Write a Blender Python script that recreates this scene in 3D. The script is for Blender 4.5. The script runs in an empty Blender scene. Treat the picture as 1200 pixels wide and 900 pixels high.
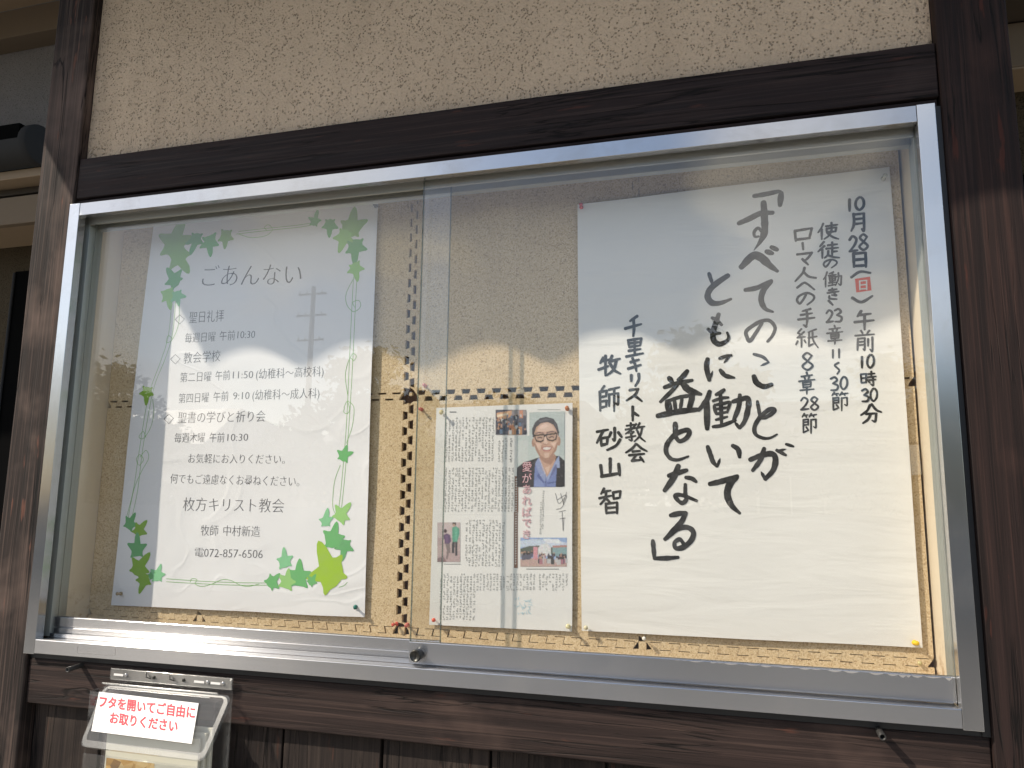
import bpy, bmesh, math, random
from mathutils import Vector, Matrix, Euler, noise
import numpy as np

S = bpy.context.scene
COL = S.collection
rad = math.radians
random.seed(7)

# ------------------------------------------------------------------ camera
F_PX = 889.358
CAM_LOC = Vector((1.4452, -1.3313, 0.3298))
CAM_ROT = Euler((rad(98.753), rad(-0.627), rad(15.716)), 'XYZ')
cam_d = bpy.data.cameras.new('camera')
cam = bpy.data.objects.new('camera', cam_d)
COL.objects.link(cam)
cam.location = CAM_LOC
cam.rotation_euler = CAM_ROT
cam_d.sensor_width = 36.0
cam_d.lens = F_PX / 1200.0 * 36.0
cam_d.clip_start = 0.02
cam_d.clip_end = 2000
S.camera = cam
CM = CAM_ROT.to_matrix()

# ------------------------------------------------------------------ light
SUN_DIR = Vector((-1.42, -1.0, 1.50)).normalized()          # towards the sun
SUN_ELEV = math.asin(SUN_DIR.z)
SUN_AZ = math.atan2(SUN_DIR.x, SUN_DIR.y)
world = bpy.data.worlds.new('World')
S.world = world
world.use_nodes = True
wn = world.node_tree
wn.nodes.clear()


def wnode(t, **k):
    n = wn.nodes.new(t)
    for a, b in k.items():
        setattr(n, a, b)
    return n


w_out = wnode('ShaderNodeOutputWorld')
w_sky = wnode('ShaderNodeTexSky', sky_type='NISHITA', sun_disc=False, sun_elevation=SUN_ELEV,
              sun_rotation=SUN_AZ, air_density=1.0, dust_density=1.2)
w_bg = wnode('ShaderNodeBackground')
w_bg.inputs['Strength'].default_value = 0.15
w_cl = wnode('ShaderNodeBackground')
w_cl.inputs['Strength'].default_value = 1.5
w_mix = wnode('ShaderNodeMixShader')
w_tc = wnode('ShaderNodeTexCoord')
w_map = wnode('ShaderNodeMapping')
w_map.inputs['Scale'].default_value = (1.0, 1.0, 1.9)
w_map.inputs['Location'].default_value = (3.1, 1.7, 0.35)
w_n = wnode('ShaderNodeTexNoise')
w_n.inputs['Scale'].default_value = 2.1
w_n.inputs['Detail'].default_value = 9
w_n.inputs['Roughness'].default_value = 0.52
w_n2 = wnode('ShaderNodeTexNoise')
w_n2.inputs['Scale'].default_value = 3.4
w_n2.inputs['Detail'].default_value = 5
w_r = wnode('ShaderNodeValToRGB')
w_r.color_ramp.elements[0].position = 0.53
w_r.color_ramp.elements[1].position = 0.605
w_c = wnode('ShaderNodeValToRGB')
w_c.color_ramp.elements[0].position = 0.3
w_c.color_ramp.elements[0].color = (0.52, 0.56, 0.62, 1)
w_c.color_ramp.elements[1].position = 0.62
w_c.color_ramp.elements[1].color = (1.0, 0.97, 0.93, 1)
L = wn.links.new
L(w_tc.outputs['Generated'], w_map.inputs['Vector'])
L(w_map.outputs['Vector'], w_n.inputs['Vector'])
L(w_map.outputs['Vector'], w_n2.inputs['Vector'])
L(w_n.outputs['Fac'], w_r.inputs['Fac'])
L(w_n2.outputs['Fac'], w_c.inputs['Fac'])
L(w_c.outputs['Color'], w_cl.inputs['Color'])
L(w_sky.outputs['Color'], w_bg.inputs['Color'])
L(w_r.outputs['Color'], w_mix.inputs['Fac'])
L(w_bg.outputs['Background'], w_mix.inputs[1])
L(w_cl.outputs['Background'], w_mix.inputs[2])
L(w_mix.outputs['Shader'], w_out.inputs['Surface'])

sun_d = bpy.data.lights.new('sun', 'SUN')
sun_d.energy = 5.0
sun_d.angle = rad(0.55)
sun_d.color = (1.0, 0.90, 0.765)
sun = bpy.data.objects.new('sun', sun_d)
COL.objects.link(sun)
sun.rotation_euler = SUN_DIR.to_track_quat('Z', 'Y').to_euler()
sun.location = SUN_DIR * 20

S.view_settings.view_transform = 'Standard'
S.view_settings.look = 'None'
S.view_settings.exposure = 0.17
S.view_settings.gamma = 1.0
S.cycles.max_bounces = 10
S.cycles.transparent_max_bounces = 16

GROUND = -1.10


# ------------------------------------------------------------------ helpers
def at(px, py, Y=0.0):
    """point of the vertical plane y=Y that the photograph shows at pixel (px, py)"""
    d = CM @ Vector(((px - 600) / F_PX, -(py - 450) / F_PX, -1.0))
    t = (Y - CAM_LOC.y) / d.y
    return CAM_LOC + d * t


def mirror_at(px, py, Y, glass=0.03):
    """point on plane y=Y (behind the camera) whose mirror image in the glass is at (px, py)"""
    p = at(px, py, glass)
    d = p - CAM_LOC
    d.y = -d.y
    return p + d * ((Y - p.y) / d.y)


def tag(o, label=None, cat=None, group=None, kind=None):
    if label: o['label'] = label
    if cat: o['category'] = cat
    if group: o['group'] = group
    if kind: o['kind'] = kind
    return o


def empty(name, loc, label, cat, group=None):
    o = bpy.data.objects.new(name, None)
    COL.objects.link(o)
    o.location = loc
    o.empty_display_size = 0.05
    return tag(o, label, cat, group)


def wloc(o):
    v = Vector((0, 0, 0))
    while o is not None:
        v = v + Vector(o.location)
        o = o.parent
    return v


class MB:
    """collects faces in world coordinates, then links them as one mesh object"""

    def __init__(self):
        self.v = []
        self.f = []
        self.m = []
        self.sm = []

    def add(self, verts, faces, mi=0, smooth=False):
        b = len(self.v)
        self.v += [tuple(p) for p in verts]
        for f in faces:
            self.f.append([b + i for i in f])
            self.m.append(mi)
            self.sm.append(smooth)
        return self

    def box(self, x0, x1, y0, y1, z0, z1, mi=0):
        vs = [(x, y, z) for x in (x0, x1) for y in (y0, y1) for z in (z0, z1)]
        fs = [(0, 1, 3, 2), (4, 6, 7, 5), (0, 4, 5, 1), (2, 3, 7, 6), (0, 2, 6, 4), (1, 5, 7, 3)]
        return self.add(vs, fs, mi)

    def tube(self, pts, r, n=8, mi=0, caps=True):
        pts = [Vector(p) for p in pts]
        rr = r if isinstance(r, (list, tuple)) else [r] * len(pts)
        rings = []
        vs = []
        for i, p in enumerate(pts):
            a = pts[max(i - 1, 0)]
            b = pts[min(i + 1, len(pts) - 1)]
            t = (b - a).normalized()
            u = t.cross(Vector((0, 0, 1)))
            if u.length < 1e-3: u = t.cross(Vector((1, 0, 0)))
            u.normalize()
            w = t.cross(u)
            for k in range(n):
                a_ = 2 * math.pi * k / n
                vs.append(p + (u * math.cos(a_) + w * math.sin(a_)) * rr[i])
        fs = []
        for i in range(len(pts) - 1):
            for k in range(n):
                fs.append((i * n + k, i * n + (k + 1) % n, (i + 1) * n + (k + 1) % n, (i + 1) * n + k))
        self.add(vs, fs, mi, True)
        if caps:
            self.add(vs[:n], [tuple(range(n))[::-1]], mi)
            self.add(vs[-n:], [tuple(range(n))], mi)
        return self

    def lathe(self, base, axis, prof, n=20, mi=0):
        """prof: list of (distance along axis, radius)"""
        base = Vector(base)
        axis = Vector(axis).normalized()
        u = axis.cross(Vector((0, 0, 1)))
        if u.length < 1e-3: u = axis.cross(Vector((1, 0, 0)))
        u.normalize()
        w = axis.cross(u)
        vs = []
        for d, r in prof:
            for k in range(n):
                a = 2 * math.pi * k / n
                vs.append(base + axis * d + (u * math.cos(a) + w * math.sin(a)) * max(r, 1e-5))
        fs = []
        for i in range(len(prof) - 1):
            for k in range(n):
                fs.append((i * n + k, i * n + (k + 1) % n, (i + 1) * n + (k + 1) % n, (i + 1) * n + k))
        return self.add(vs, fs, mi, True)

    def build(self, name, mats, parent=None, bevel=0.0, label=None, seg=2, smooth_angle=None):
        base = wloc(parent) if parent else Vector((0, 0, 0))
        me = bpy.data.meshes.new(name)
        me.from_pydata([(p[0] - base.x, p[1] - base.y, p[2] - base.z) for p in self.v], [], self.f)
        if not isinstance(mats, (list, tuple)): mats = [mats]
        for m in mats: me.materials.append(m)
        me.polygons.foreach_set('material_index', self.m)
        me.polygons.foreach_set('use_smooth', self.sm)
        me.update()
        o = bpy.data.objects.new(name, me)
        COL.objects.link(o)
        if parent: o.parent = parent
        if bevel:
            b = o.modifiers.new('bevel', 'BEVEL')
            b.width = bevel
            b.segments = seg
            b.limit_method = 'ANGLE'
            b.angle_limit = rad(40)
            b.harden_normals = True
        if label: o['label'] = label
        return o


def face_front(m):
    """orient every face of a flat mesh towards -y"""
    for k, f in enumerate(m.f):
        a, b, c = (Vector(m.v[i]) for i in f[:3])
        if (b - a).cross(c - a).y > 0: m.f[k] = f[::-1]
    return m


def boxpart(name, mat, parent, x0, x1, y0, y1, z0, z1, bevel=0.0, label=None):
    return MB().box(x0, x1, y0, y1, z0, z1).build(name, mat, parent, bevel, label)


# ------------------------------------------------------------------ materials
class NT:
    def __init__(self, name):
        self.mat = bpy.data.materials.new(name)
        self.mat.use_nodes = True
        self.nt = self.mat.node_tree
        self.b = self.nt.nodes['Principled BSDF']
        self.out = self.nt.nodes['Material Output']
        self.co = self.n('ShaderNodeTexCoord').outputs['Object']

    def n(self, t, **k):
        x = self.nt.nodes.new(t)
        for a, b in k.items(): setattr(x, a, b)
        return x

    def l(self, a, b):
        self.nt.links.new(a, b)

    def mapv(self, scale, loc=(0, 0, 0), rot=(0, 0, 0)):
        m = self.n('ShaderNodeMapping')
        m.inputs['Scale'].default_value = scale
        m.inputs['Location'].default_value = loc
        m.inputs['Rotation'].default_value = rot
        self.l(self.co, m.inputs['Vector'])
        return m.outputs['Vector']

    def noise(self, vec, scale, detail=4, rough=0.55, dist=0.0):
        x = self.n('ShaderNodeTexNoise')
        x.inputs['Scale'].default_value = scale
        x.inputs['Detail'].default_value = detail
        x.inputs['Roughness'].default_value = rough
        x.inputs['Distortion'].default_value = dist
        self.l(vec if vec is not None else self.co, x.inputs['Vector'])
        return x.outputs['Fac']

    def vor(self, vec, scale, feature='F1', out='Distance', rnd=1.0):
        x = self.n('ShaderNodeTexVoronoi', feature=feature)
        x.inputs['Scale'].default_value = scale
        x.inputs['Randomness'].default_value = rnd
        self.l(vec if vec is not None else self.co, x.inputs['Vector'])
        return x.outputs[out]

    def ramp(self, fac, stops):
        r = self.n('ShaderNodeValToRGB')
        e = r.color_ramp.elements
        while len(e) < len(stops): e.new(0.5)
        for i, (p, c) in enumerate(stops):
            e[i].position = p
            e[i].color = (c, c, c, 1) if isinstance(c, (int, float)) else (*c, 1)
        self.l(fac, r.inputs['Fac'])
        return r.outputs['Color']

    def mix(self, fac, a, b, mode='MIX'):
        m = self.n('ShaderNodeMix', data_type='RGBA', blend_type=mode)
        for s, v in ((m.inputs[0], fac), (m.inputs[6], a), (m.inputs[7], b)):
            if isinstance(v, (int, float)): s.default_value = v
            elif isinstance(v, tuple): s.default_value = (*v, 1)
            else: self.l(v, s)
        return m.outputs[2]

    def math(self, op, a, b=0.0, clamp=False):
        m = self.n('ShaderNodeMath', operation=op, use_clamp=clamp)
        for s, v in ((m.inputs[0], a), (m.inputs[1], b)):
            if isinstance(v, (int, float)): s.default_value = v
            else: self.l(v, s)
        return m.outputs[0]

    def bump(self, h, strength=0.4, dist=0.002, normal=None):
        b = self.n('ShaderNodeBump')
        b.inputs['Strength'].default_value = strength
        b.inputs['Distance'].default_value = dist
        self.l(h, b.inputs['Height'])
        if normal is not None: self.l(normal, b.inputs['Normal'])
        return b.outputs['Normal']

    def set(self, **k):
        for a, v in k.items():
            s = self.b.inputs[a.replace('_', ' ')]
            if isinstance(v, (int, float)): s.default_value = v
            elif isinstance(v, tuple): s.default_value = (*v, 1) if len(v) == 3 else v
            else: self.l(v, s)
        return self


def plain(name, col, rough=0.6, metal=0.0, spec=0.5, **k):
    t = NT(name)
    n_ = t.noise(None, 60, 3)
    c = t.mix(t.math('MULTIPLY', n_, 0.25), col, tuple(x * 0.72 for x in col))
    t.set(Base_Color=c, Roughness=rough, Metallic=metal)
    t.b.inputs['Specular IOR Level'].default_value = spec
    for a, v in k.items(): t.set(**{a: v})
    return t.mat


def wood(name, axis, dark, light, worn, rough=0.55, faded=0.45, seed=0.0, crack=True):
    t = NT(name)
    s = {'x': (1.3, 60, 60), 'z': (60, 60, 1.3)}[axis]
    g = t.noise(t.mapv(s, (seed, seed, seed)), 1.0, 7, 0.62, 0.6)
    s2 = {'x': (3, 240, 240), 'z': (240, 240, 3)}[axis]
    g2 = t.noise(t.mapv(s2, (seed, 0, seed)), 1.0, 4, 0.6, 0.2)
    big = t.noise(t.mapv((2.2, 2.2, 2.2), (seed * 3, 0, seed)), 1.4, 4, 0.6, 0.3)
    c = t.mix(t.ramp(g, [(0.36, 0.0), (0.66, 1.0)]), dark, light)
    c = t.mix(t.math('MULTIPLY', t.ramp(big, [(faded, 0.0), (faded + 0.22, 1.0)]),
                     t.ramp(g, [(0.3, 0.35), (0.6, 1.0)])), c, worn)
    c = t.mix(t.math('MULTIPLY', t.ramp(g2, [(0.5, 0.0), (0.68, 1.0)]), 0.45), c, worn)
    kn = t.ramp(t.vor(t.mapv({'x': (2.2, 9, 9), 'z': (9, 9, 2.2)}[axis], (seed, 1, 2)), 1.0), [(0.05, 1.0), (0.13, 0.0)])
    c = t.mix(t.math('MULTIPLY', kn, 0.6), c, tuple(x * 0.4 for x in dark))
    rs = t.ramp(t.noise(t.mapv({'x': (9, 60, 60), 'z': (60, 60, 9)}[axis], (7, seed, 3)), 1.0, 3), [(0.66, 0.0), (0.72, 1.0)])
    c = t.mix(t.math('MULTIPLY', rs, 0.5), c, (worn[0] * 1.3, worn[1] * 0.75, worn[2] * 0.6))
    h = t.math('ADD', t.math('MULTIPLY', g, 0.7), t.math('MULTIPLY', g2, 0.5))
    if crack:
        s3 = {'x': (1.1, 26, 26), 'z': (26, 26, 1.1)}[axis]
        ck = t.noise(t.mapv(s3, (4 + seed, 2, 1)), 1.0, 5, 0.55, 0.9)
        line = t.ramp(ck, [(0.482, 1.0), (0.5, 0.0), (0.518, 1.0)])
        msk = t.ramp(t.noise(t.mapv((3, 3, 3), (seed, 5, 2)), 1.2, 2), [(0.42, 1.0), (0.52, 0.0)])
        lm = t.math('MAXIMUM', line, msk)
        c = t.mix(lm, tuple(x * 0.25 for x in dark), c)
        h = t.math('MULTIPLY', h, lm)
    t.set(Base_Color=c, Roughness=t.ramp(g, [(0.2, rough - 0.1), (0.8, rough + 0.2)]),
          Normal=t.bump(h, 0.55, 0.003))
    t.b.inputs['Specular IOR Level'].default_value = 0.22
    return t.mat


def stucco(name, c0, c1, pit, scale=1.0, strength=0.7, pitcol=None):
    t = NT(name)
    w = t.noise(None, 38 * scale, 3, 0.5)
    mp = t.n('ShaderNodeVectorMath', operation='ADD')
    t.l(t.co, mp.inputs[0])
    cm = t.n('ShaderNodeCombineXYZ')
    for i in range(3): t.l(t.math('MULTIPLY', w, 0.005 / scale), cm.inputs[i])
    t.l(cm.outputs[0], mp.inputs[1])
    v = t.vor(mp.outputs[0], 150 * scale)
    n1 = t.noise(None, 230 * scale, 5, 0.7)
    n2 = t.noise(None, 4, 4, 0.6)
    n3 = t.noise(None, 70 * scale, 2, 0.5)
    pits = t.math('MULTIPLY', t.ramp(n3, [(0.44, 0.0), (0.54, 1.0)]), t.ramp(v, [(0.12, 1.0), (0.40, 0.0)]))
    c = t.mix(n1, c0, c1)
    c = t.mix(t.math('MULTIPLY', t.ramp(n2, [(0.35, 0.0), (0.7, 1.0)]), 0.35), c, tuple(x * 0.78 for x in c0))
    st = t.noise(t.mapv((9, 9, 1.0)), 1.6, 5, 0.6, 0.2)
    c = t.mix(t.math('MULTIPLY', t.ramp(st, [(0.50, 0.0), (0.75, 1.0)]), 0.32), c, tuple(x * 0.7 for x in c0))
    c = t.mix(t.math('MULTIPLY', pits, pit), c, pitcol or tuple(x * 0.3 for x in c0))
    h = t.math('SUBTRACT', t.math('ADD', t.math('MULTIPLY', n1, 0.5), t.math('MULTIPLY', v, 0.45)), t.math('MULTIPLY', pits, 1.1))
    t.set(Base_Color=c, Roughness=0.93, Normal=t.bump(h, strength, 0.005))
    t.b.inputs['Specular IOR Level'].default_value = 0.1
    return t.mat


def aluminium(name, axis='x', col=(0.62, 0.62, 0.61), rough=0.195, dirt=0.22, metal=0.95):
    t = NT(name)
    s = {'x': (1.5, 2600, 2600), 'z': (2600, 2600, 1.5)}[axis]
    g = t.noise(t.mapv(s), 1.0, 2, 0.5)
    d = t.noise(None, 9, 6, 0.65, 0.4)
    d2 = t.noise(None, 75, 4, 0.6)
    dm = t.math('MULTIPLY', t.ramp(d, [(0.50, 0.0), (0.78, 1.0)]), dirt)
    sp = t.math('MULTIPLY', t.ramp(d2, [(0.72, 0.0), (0.80, 1.0)]), dirt * 0.6)
    c = t.mix(dm, col, (0.34, 0.30, 0.24))
    c = t.mix(sp, c, (0.38, 0.27, 0.15))
    t.set(Base_Color=c, Metallic=t.math('SUBTRACT', metal, t.math('MULTIPLY', dm, 0.35)),
          Roughness=t.math('ADD', rough, t.math('ADD', t.math('MULTIPLY', dm, 0.08), t.math('MULTIPLY', g, 0.05))),
          Anisotropic=0.92)
    tg = t.n('ShaderNodeTangent', direction_type='RADIAL', axis='X' if axis == 'x' else 'Z')
    t.l(tg.outputs[0], t.b.inputs['Tangent'])
    return t.mat


def glass_mat(name, tint=(0.975, 0.978, 0.972), film=0.005, rough=0.0, edge=None):
    t = NT(name)
    t.nt.nodes.remove(t.b)
    geo = t.n('ShaderNodeNewGeometry')
    dot = t.n('ShaderNodeVectorMath', operation='DOT_PRODUCT')
    t.l(geo.outputs['Incoming'], dot.inputs[0])
    t.l(geo.outputs['Normal'], dot.inputs[1])
    ca = t.math('ABSOLUTE', dot.outputs['Value'])
    sch = t.math('ADD', t.math('MULTIPLY', t.math('POWER', t.math('SUBTRACT', 1.0, ca, True), 5.0), 0.957), 0.043, True)
    tr = t.n('ShaderNodeBsdfTransparent')
    tr.inputs['Color'].default_value = (*tint, 1)
    gl = t.n('ShaderNodeBsdfGlossy')
    gl.inputs['Roughness'].default_value = rough
    gl.inputs['Color'].default_value = (1, 1, 1, 1)
    df = t.n('ShaderNodeBsdfDiffuse')
    df.inputs['Color'].default_value = (0.7, 0.68, 0.63, 1)
    m1 = t.n('ShaderNodeMixShader')
    t.l(sch, m1.inputs['Fac'])
    t.l(tr.outputs[0], m1.inputs[1])
    t.l(gl.outputs[0], m1.inputs[2])
    m2 = t.n('ShaderNodeMixShader')
    f = t.math('MULTIPLY', t.ramp(t.noise(t.mapv((1, 1, 0.35)), 5, 5, 0.6), [(0.35, 0.4), (0.75, 1.6)]), film)
    sp = t.math('MULTIPLY', t.ramp(t.noise(None, 70, 2, 0.5), [(0.74, 0.0), (0.78, 1.0)]), film * 5)
    t.l(t.math('ADD', f, sp), m2.inputs['Fac'])
    t.l(m1.outputs[0], m2.inputs[1])
    t.l(df.outputs[0], m2.inputs[2])
    t.l(m2.outputs[0], t.out.inputs['Surface'])
    return t.mat


M = {}
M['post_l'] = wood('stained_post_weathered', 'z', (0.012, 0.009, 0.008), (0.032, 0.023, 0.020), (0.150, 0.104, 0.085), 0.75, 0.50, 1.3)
M['post_r'] = wood('stained_post_dark', 'z', (0.013, 0.008, 0.007), (0.028, 0.016, 0.014), (0.070, 0.036, 0.028), 0.65, 0.57, 4.1)
M['lintel'] = wood('stained_lintel', 'x', (0.014, 0.009, 0.009), (0.028, 0.018, 0.017), (0.065, 0.044, 0.038), 0.65, 0.60, 2.2)
M['beam'] = wood('stained_beam', 'x', (0.014, 0.009, 0.008), (0.036, 0.023, 0.020), (0.095, 0.062, 0.050), 0.65, 0.50, 6.3)
M['plank'] = wood('stained_plank', 'z', (0.014, 0.010, 0.009), (0.032, 0.024, 0.020), (0.062, 0.046, 0.037), 0.75, 0.5, 3.7)
M['black'] = plain('black_sealant', (0.012, 0.012, 0.013), 0.45)
M['stucco'] = stucco('beige_stucco', (0.66, 0.50, 0.35), (0.77, 0.605, 0.44), 0.6, 1.25, 0.8)
M['greystucco'] = stucco('grey_stucco', (0.23, 0.21, 0.20), (0.30, 0.28, 0.27), 0.4)
M['brownstucco'] = stucco('brown_stucco', (0.055, 0.042, 0.026), (0.10, 0.078, 0.05), 0.6, 1.2)
M['alu_x'] = aluminium('aluminium_rail', 'x', (0.54, 0.54, 0.55))
M['alu_z'] = aluminium('aluminium_stile', 'z', (0.60, 0.60, 0.60))
M['alu_in'] = aluminium('aluminium_track', 'x', (0.36, 0.36, 0.33), 0.5, 0.6, 0.5)
M['alu_inz'] = aluminium('aluminium_inner_jamb', 'z', (0.40, 0.42, 0.39), 0.45, 0.4, 0.5)
M['glass'] = glass_mat('window_glass')
M['acrylic'] = glass_mat('clear_acrylic', (0.95, 0.955, 0.96), 0.012, 0.02)
M['glassedge'] = glass_mat('glass_edge', (0.50, 0.56, 0.54), 0.12, 0.1)
M['lockmetal'] = plain('dark_lock_metal', (0.055, 0.055, 0.05), 0.38, 0.8)
M['rubber'] = plain('dark_pipe', (0.04, 0.038, 0.036), 0.5, 0.3)
M['backboard'] = plain('brown_backboard', (0.22, 0.11, 0.07), 0.8)


def liner_mat():
    t = NT('cream_liner')
    n = t.noise(t.mapv((5, 5, 2)), 2, 5, 0.6)
    sep = t.n('ShaderNodeSeparateXYZ')
    t.l(t.co, sep.inputs[0])
    low = t.math('SUBTRACT', 1.0, t.math('MULTIPLY', t.math('SUBTRACT', sep.outputs[2], 0.02), 9.0), True)
    st = t.ramp(t.noise(None, 60, 5, 0.7), [(0.5, 0.0), (0.62, 1.0)])
    c = t.mix(n, (0.62, 0.52, 0.38), (0.72, 0.63, 0.49))
    c = t.mix(t.math('MULTIPLY', st, low), c, (0.30, 0.14, 0.03))
    t.set(Base_Color=c, Roughness=0.6)
    return t.mat


M['liner'] = liner_mat()


def cork_mat():
    t = NT('pale_cork')
    v = t.vor(None, 520, out='Color')
    bw = t.n('ShaderNodeRGBToBW')
    t.l(v, bw.inputs[0])
    v2 = t.vor(None, 300, out='Color')
    bw2 = t.n('ShaderNodeRGBToBW')
    t.l(v2, bw2.inputs[0])
    big = t.noise(None, 6, 5, 0.6, 0.4)
    c = t.ramp(bw.outputs[0], [(0.10, (0.43, 0.30, 0.16)), (0.35, (0.60, 0.465, 0.285)), (0.7, (0.67, 0.535, 0.345)), (0.95, (0.74, 0.62, 0.43))])
    spk = t.ramp(bw2.outputs[0], [(0.14, 1.0), (0.20, 0.0)])
    c = t.mix(t.math('MULTIPLY', spk, 0.5), c, (0.24, 0.15, 0.085))
    c = t.mix(t.math('MULTIPLY', t.ramp(big, [(0.45, 0.0), (0.72, 1.0)]), 0.35), c, (0.44, 0.32, 0.18))
    h = t.noise(None, 420, 3, 0.6)
    t.set(Base_Color=c, Roughness=0.9, Normal=t.bump(h, 0.5, 0.0012))
    t.b.inputs['Specular IOR Level'].default_value = 0.15
    return t.mat


M['cork'] = cork_mat()


def paper_mat(name, base=(0.80, 0.80, 0.79), wash=False, crease=False, fold=False):
    t = NT(name)
    n = t.noise(None, 3.5, 4, 0.55, 0.3)
    f = t.noise(None, 500, 2, 0.6)
    c = t.mix(n, base, tuple(x * 0.95 for x in base))
    h = t.math('MULTIPLY', f, 0.04)
    if wash:
        w = t.noise(t.mapv((2.2, 2.2, 11), (0, 0, 0), (0, rad(5), 0)), 2.2, 3, 0.5, 0.5)
        h = t.math('ADD', h, t.math('MULTIPLY', w, 1.2))
        fib = t.noise(t.mapv((60, 60, 300)), 1.0, 4, 0.7)
        h = t.math('ADD', h, t.math('MULTIPLY', fib, 0.03))
    if crease:
        w = t.noise(t.mapv((2.3, 2.3, 3.1), (1, 0, 2)), 1.5, 1.5, 0.4, 1.4)
        r = t.math('ABSOLUTE', t.math('SUBTRACT', w, 0.5))
        h = t.math('ADD', h, t.math('MULTIPLY', t.ramp(r, [(0.0, 1.0), (0.035, 0.0)]), 0.2))
        h = t.math('ADD', h, t.math('MULTIPLY', w, 2.5))
    t.set(Base_Color=c, Roughness=0.62, Normal=t.bump(h, 0.55, 0.004))
    t.b.inputs['Specular IOR Level'].default_value = 0.25
    return t.mat


M['paper1'] = paper_mat('poster_paper', (0.83, 0.83, 0.84), crease=True)
M['paper2'] = paper_mat('calligraphy_paper', (0.81, 0.80, 0.765), wash=True)
M['paper3'] = paper_mat('newsprint_paper', (0.765, 0.765, 0.745))
M['label'] = plain('label_paper', (0.72, 0.71, 0.70), 0.5)


def inkmat(name, col, rough=0.6, var=0.35):
    t = NT(name)
    n = t.noise(None, 45, 4, 0.6)
    c = t.mix(t.ramp(n, [(0.35, 0.0), (0.7, 1.0)]), col, tuple(x + (0.35 - x) * var * 0.25 for x in col))
    t.set(Base_Color=c, Roughness=rough)
    t.b.inputs['Specular IOR Level'].default_value = 0.25
    return t.mat


M['ink'] = inkmat('brush_ink', (0.018, 0.018, 0.020), 0.8, 0.7)
M['print'] = inkmat('grey_print', (0.13, 0.13, 0.14), 0.6, 0.1)
M['red'] = inkmat('red_marker', (0.72, 0.075, 0.035), 0.6, 0.1)
M['redtxt'] = inkmat('red_print', (0.60, 0.004, 0.03), 0.5, 0.0)
M['white'] = plain('white_paint', (0.80, 0.78, 0.75), 0.6)
M['newsink'] = inkmat('newsprint_ink', (0.36, 0.37, 0.36), 0.7, 0.0)
M['newsink2'] = inkmat('newsprint_ink_bold', (0.17, 0.175, 0.18), 0.7, 0.0)


# ------------------------------------------------------------------ ground
t = NT('asphalt')
t.set(Base_Color=t.mix(t.noise(None, 90, 5, 0.7), (0.045, 0.045, 0.047), (0.075, 0.073, 0.07)), Roughness=0.95)
M['asphalt'] = t.mat
t = NT('concrete')
t.set(Base_Color=t.mix(t.noise(None, 12, 6, 0.7), (0.32, 0.305, 0.275), (0.43, 0.41, 0.37)), Roughness=0.95)
M['concrete'] = t.mat
g = MB().box(-300, 300, -300, 300, GROUND - 0.3, GROUND).build('ground', M['asphalt'])
tag(g, kind='structure')
g = MB().box(-12, 14, -3.2, 0.4, GROUND + 0.001, GROUND + 0.12).build('pavement', M['concrete'])
tag(g, kind='structure')
GP = GROUND + 0.12

# ------------------------------------------------------------------ timber wall round the case
YB = 0.135                                   # front of the cork
wall = empty('timber_framed_wall', (0.9, 0.02, GP), 'dark stained timber wall with beige stucco panel carrying the glass notice case', 'wall')
PLX0, PLX1 = -0.112, -0.001
PRX0, PRX1 = 1.812, 1.921


def grained_box(name, mat, x0, x1, y0, y1, z0, z1, axis, label=None, parent=None, bev=0.003, wob=0.0012, seed=0):
    """a squared timber with slightly uneven edges"""
    m = MB()
    n = 24 if axis == 'z' else 40
    rings = []
    for i in range(n + 1):
        f = i / n
        j = lambda k: (noise.noise(Vector((f * 9 + seed, k * 3.1, seed))) * wob)
        if axis == 'z':
            z = z0 + (z1 - z0) * f
            r = [(x0 + j(0), y0 + j(1), z), (x1 + j(2), y0 + j(3), z), (x1 + j(2), y1, z), (x0 + j(0), y1, z)]
        else:
            x = x0 + (x1 - x0) * f
            r = [(x, y0 + j(1), z0 + j(0)), (x, y0 + j(3), z1 + j(2)), (x, y1, z1 + j(2)), (x, y1, z0 + j(0))]
        rings += r
    fs = []
    for i in range(n):
        for k in range(4):
            a = i * 4 + k
            b = i * 4 + (k + 1) % 4
            fs.append((a, b, b + 4, a + 4))
    fs.append((3, 2, 1, 0))
    fs.append((n * 4, n * 4 + 1, n * 4 + 2, n * 4 + 3))
    m.add(rings, fs)
    return m.build(name, mat, parent, bev, label)


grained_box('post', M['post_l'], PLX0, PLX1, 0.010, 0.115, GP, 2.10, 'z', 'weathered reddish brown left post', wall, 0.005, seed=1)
grained_box('post', M['post_r'], PRX0, PRX1, 0.010, 0.115, GP, 2.05, 'z', 'dark brown right post', wall, 0.004, seed=5)
grained_box('lintel', M['lintel'], PLX1 + 0.001, PRX0 - 0.001, 0.014, 0.11, 1.0155, 1.1145, 'x', 'dark horizontal timber above the case', wall, 0.003, seed=8)
boxpart('trim_strip', M['lintel'], wall, 0.0, 1.808, 0.019, 0.10, 0.999, 1.0125, 0.001)
grained_box('lower_beam', M['beam'], PLX1 + 0.001, PRX0 - 0.001, 0.018, 0.115, -0.1035, -0.012, 'x', 'horizontal timber below the case', wall, 0.003, seed=11)
boxpart('sealant_strip', M['black'], wall, 1.8005, 1.8115, 0.016, 0.10, -0.011, 0.9985)
boxpart('sealant_strip', M['black'], wall, -0.0005, 1.8115, 0.020, 0.10, -0.0118, 0.0)
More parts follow.
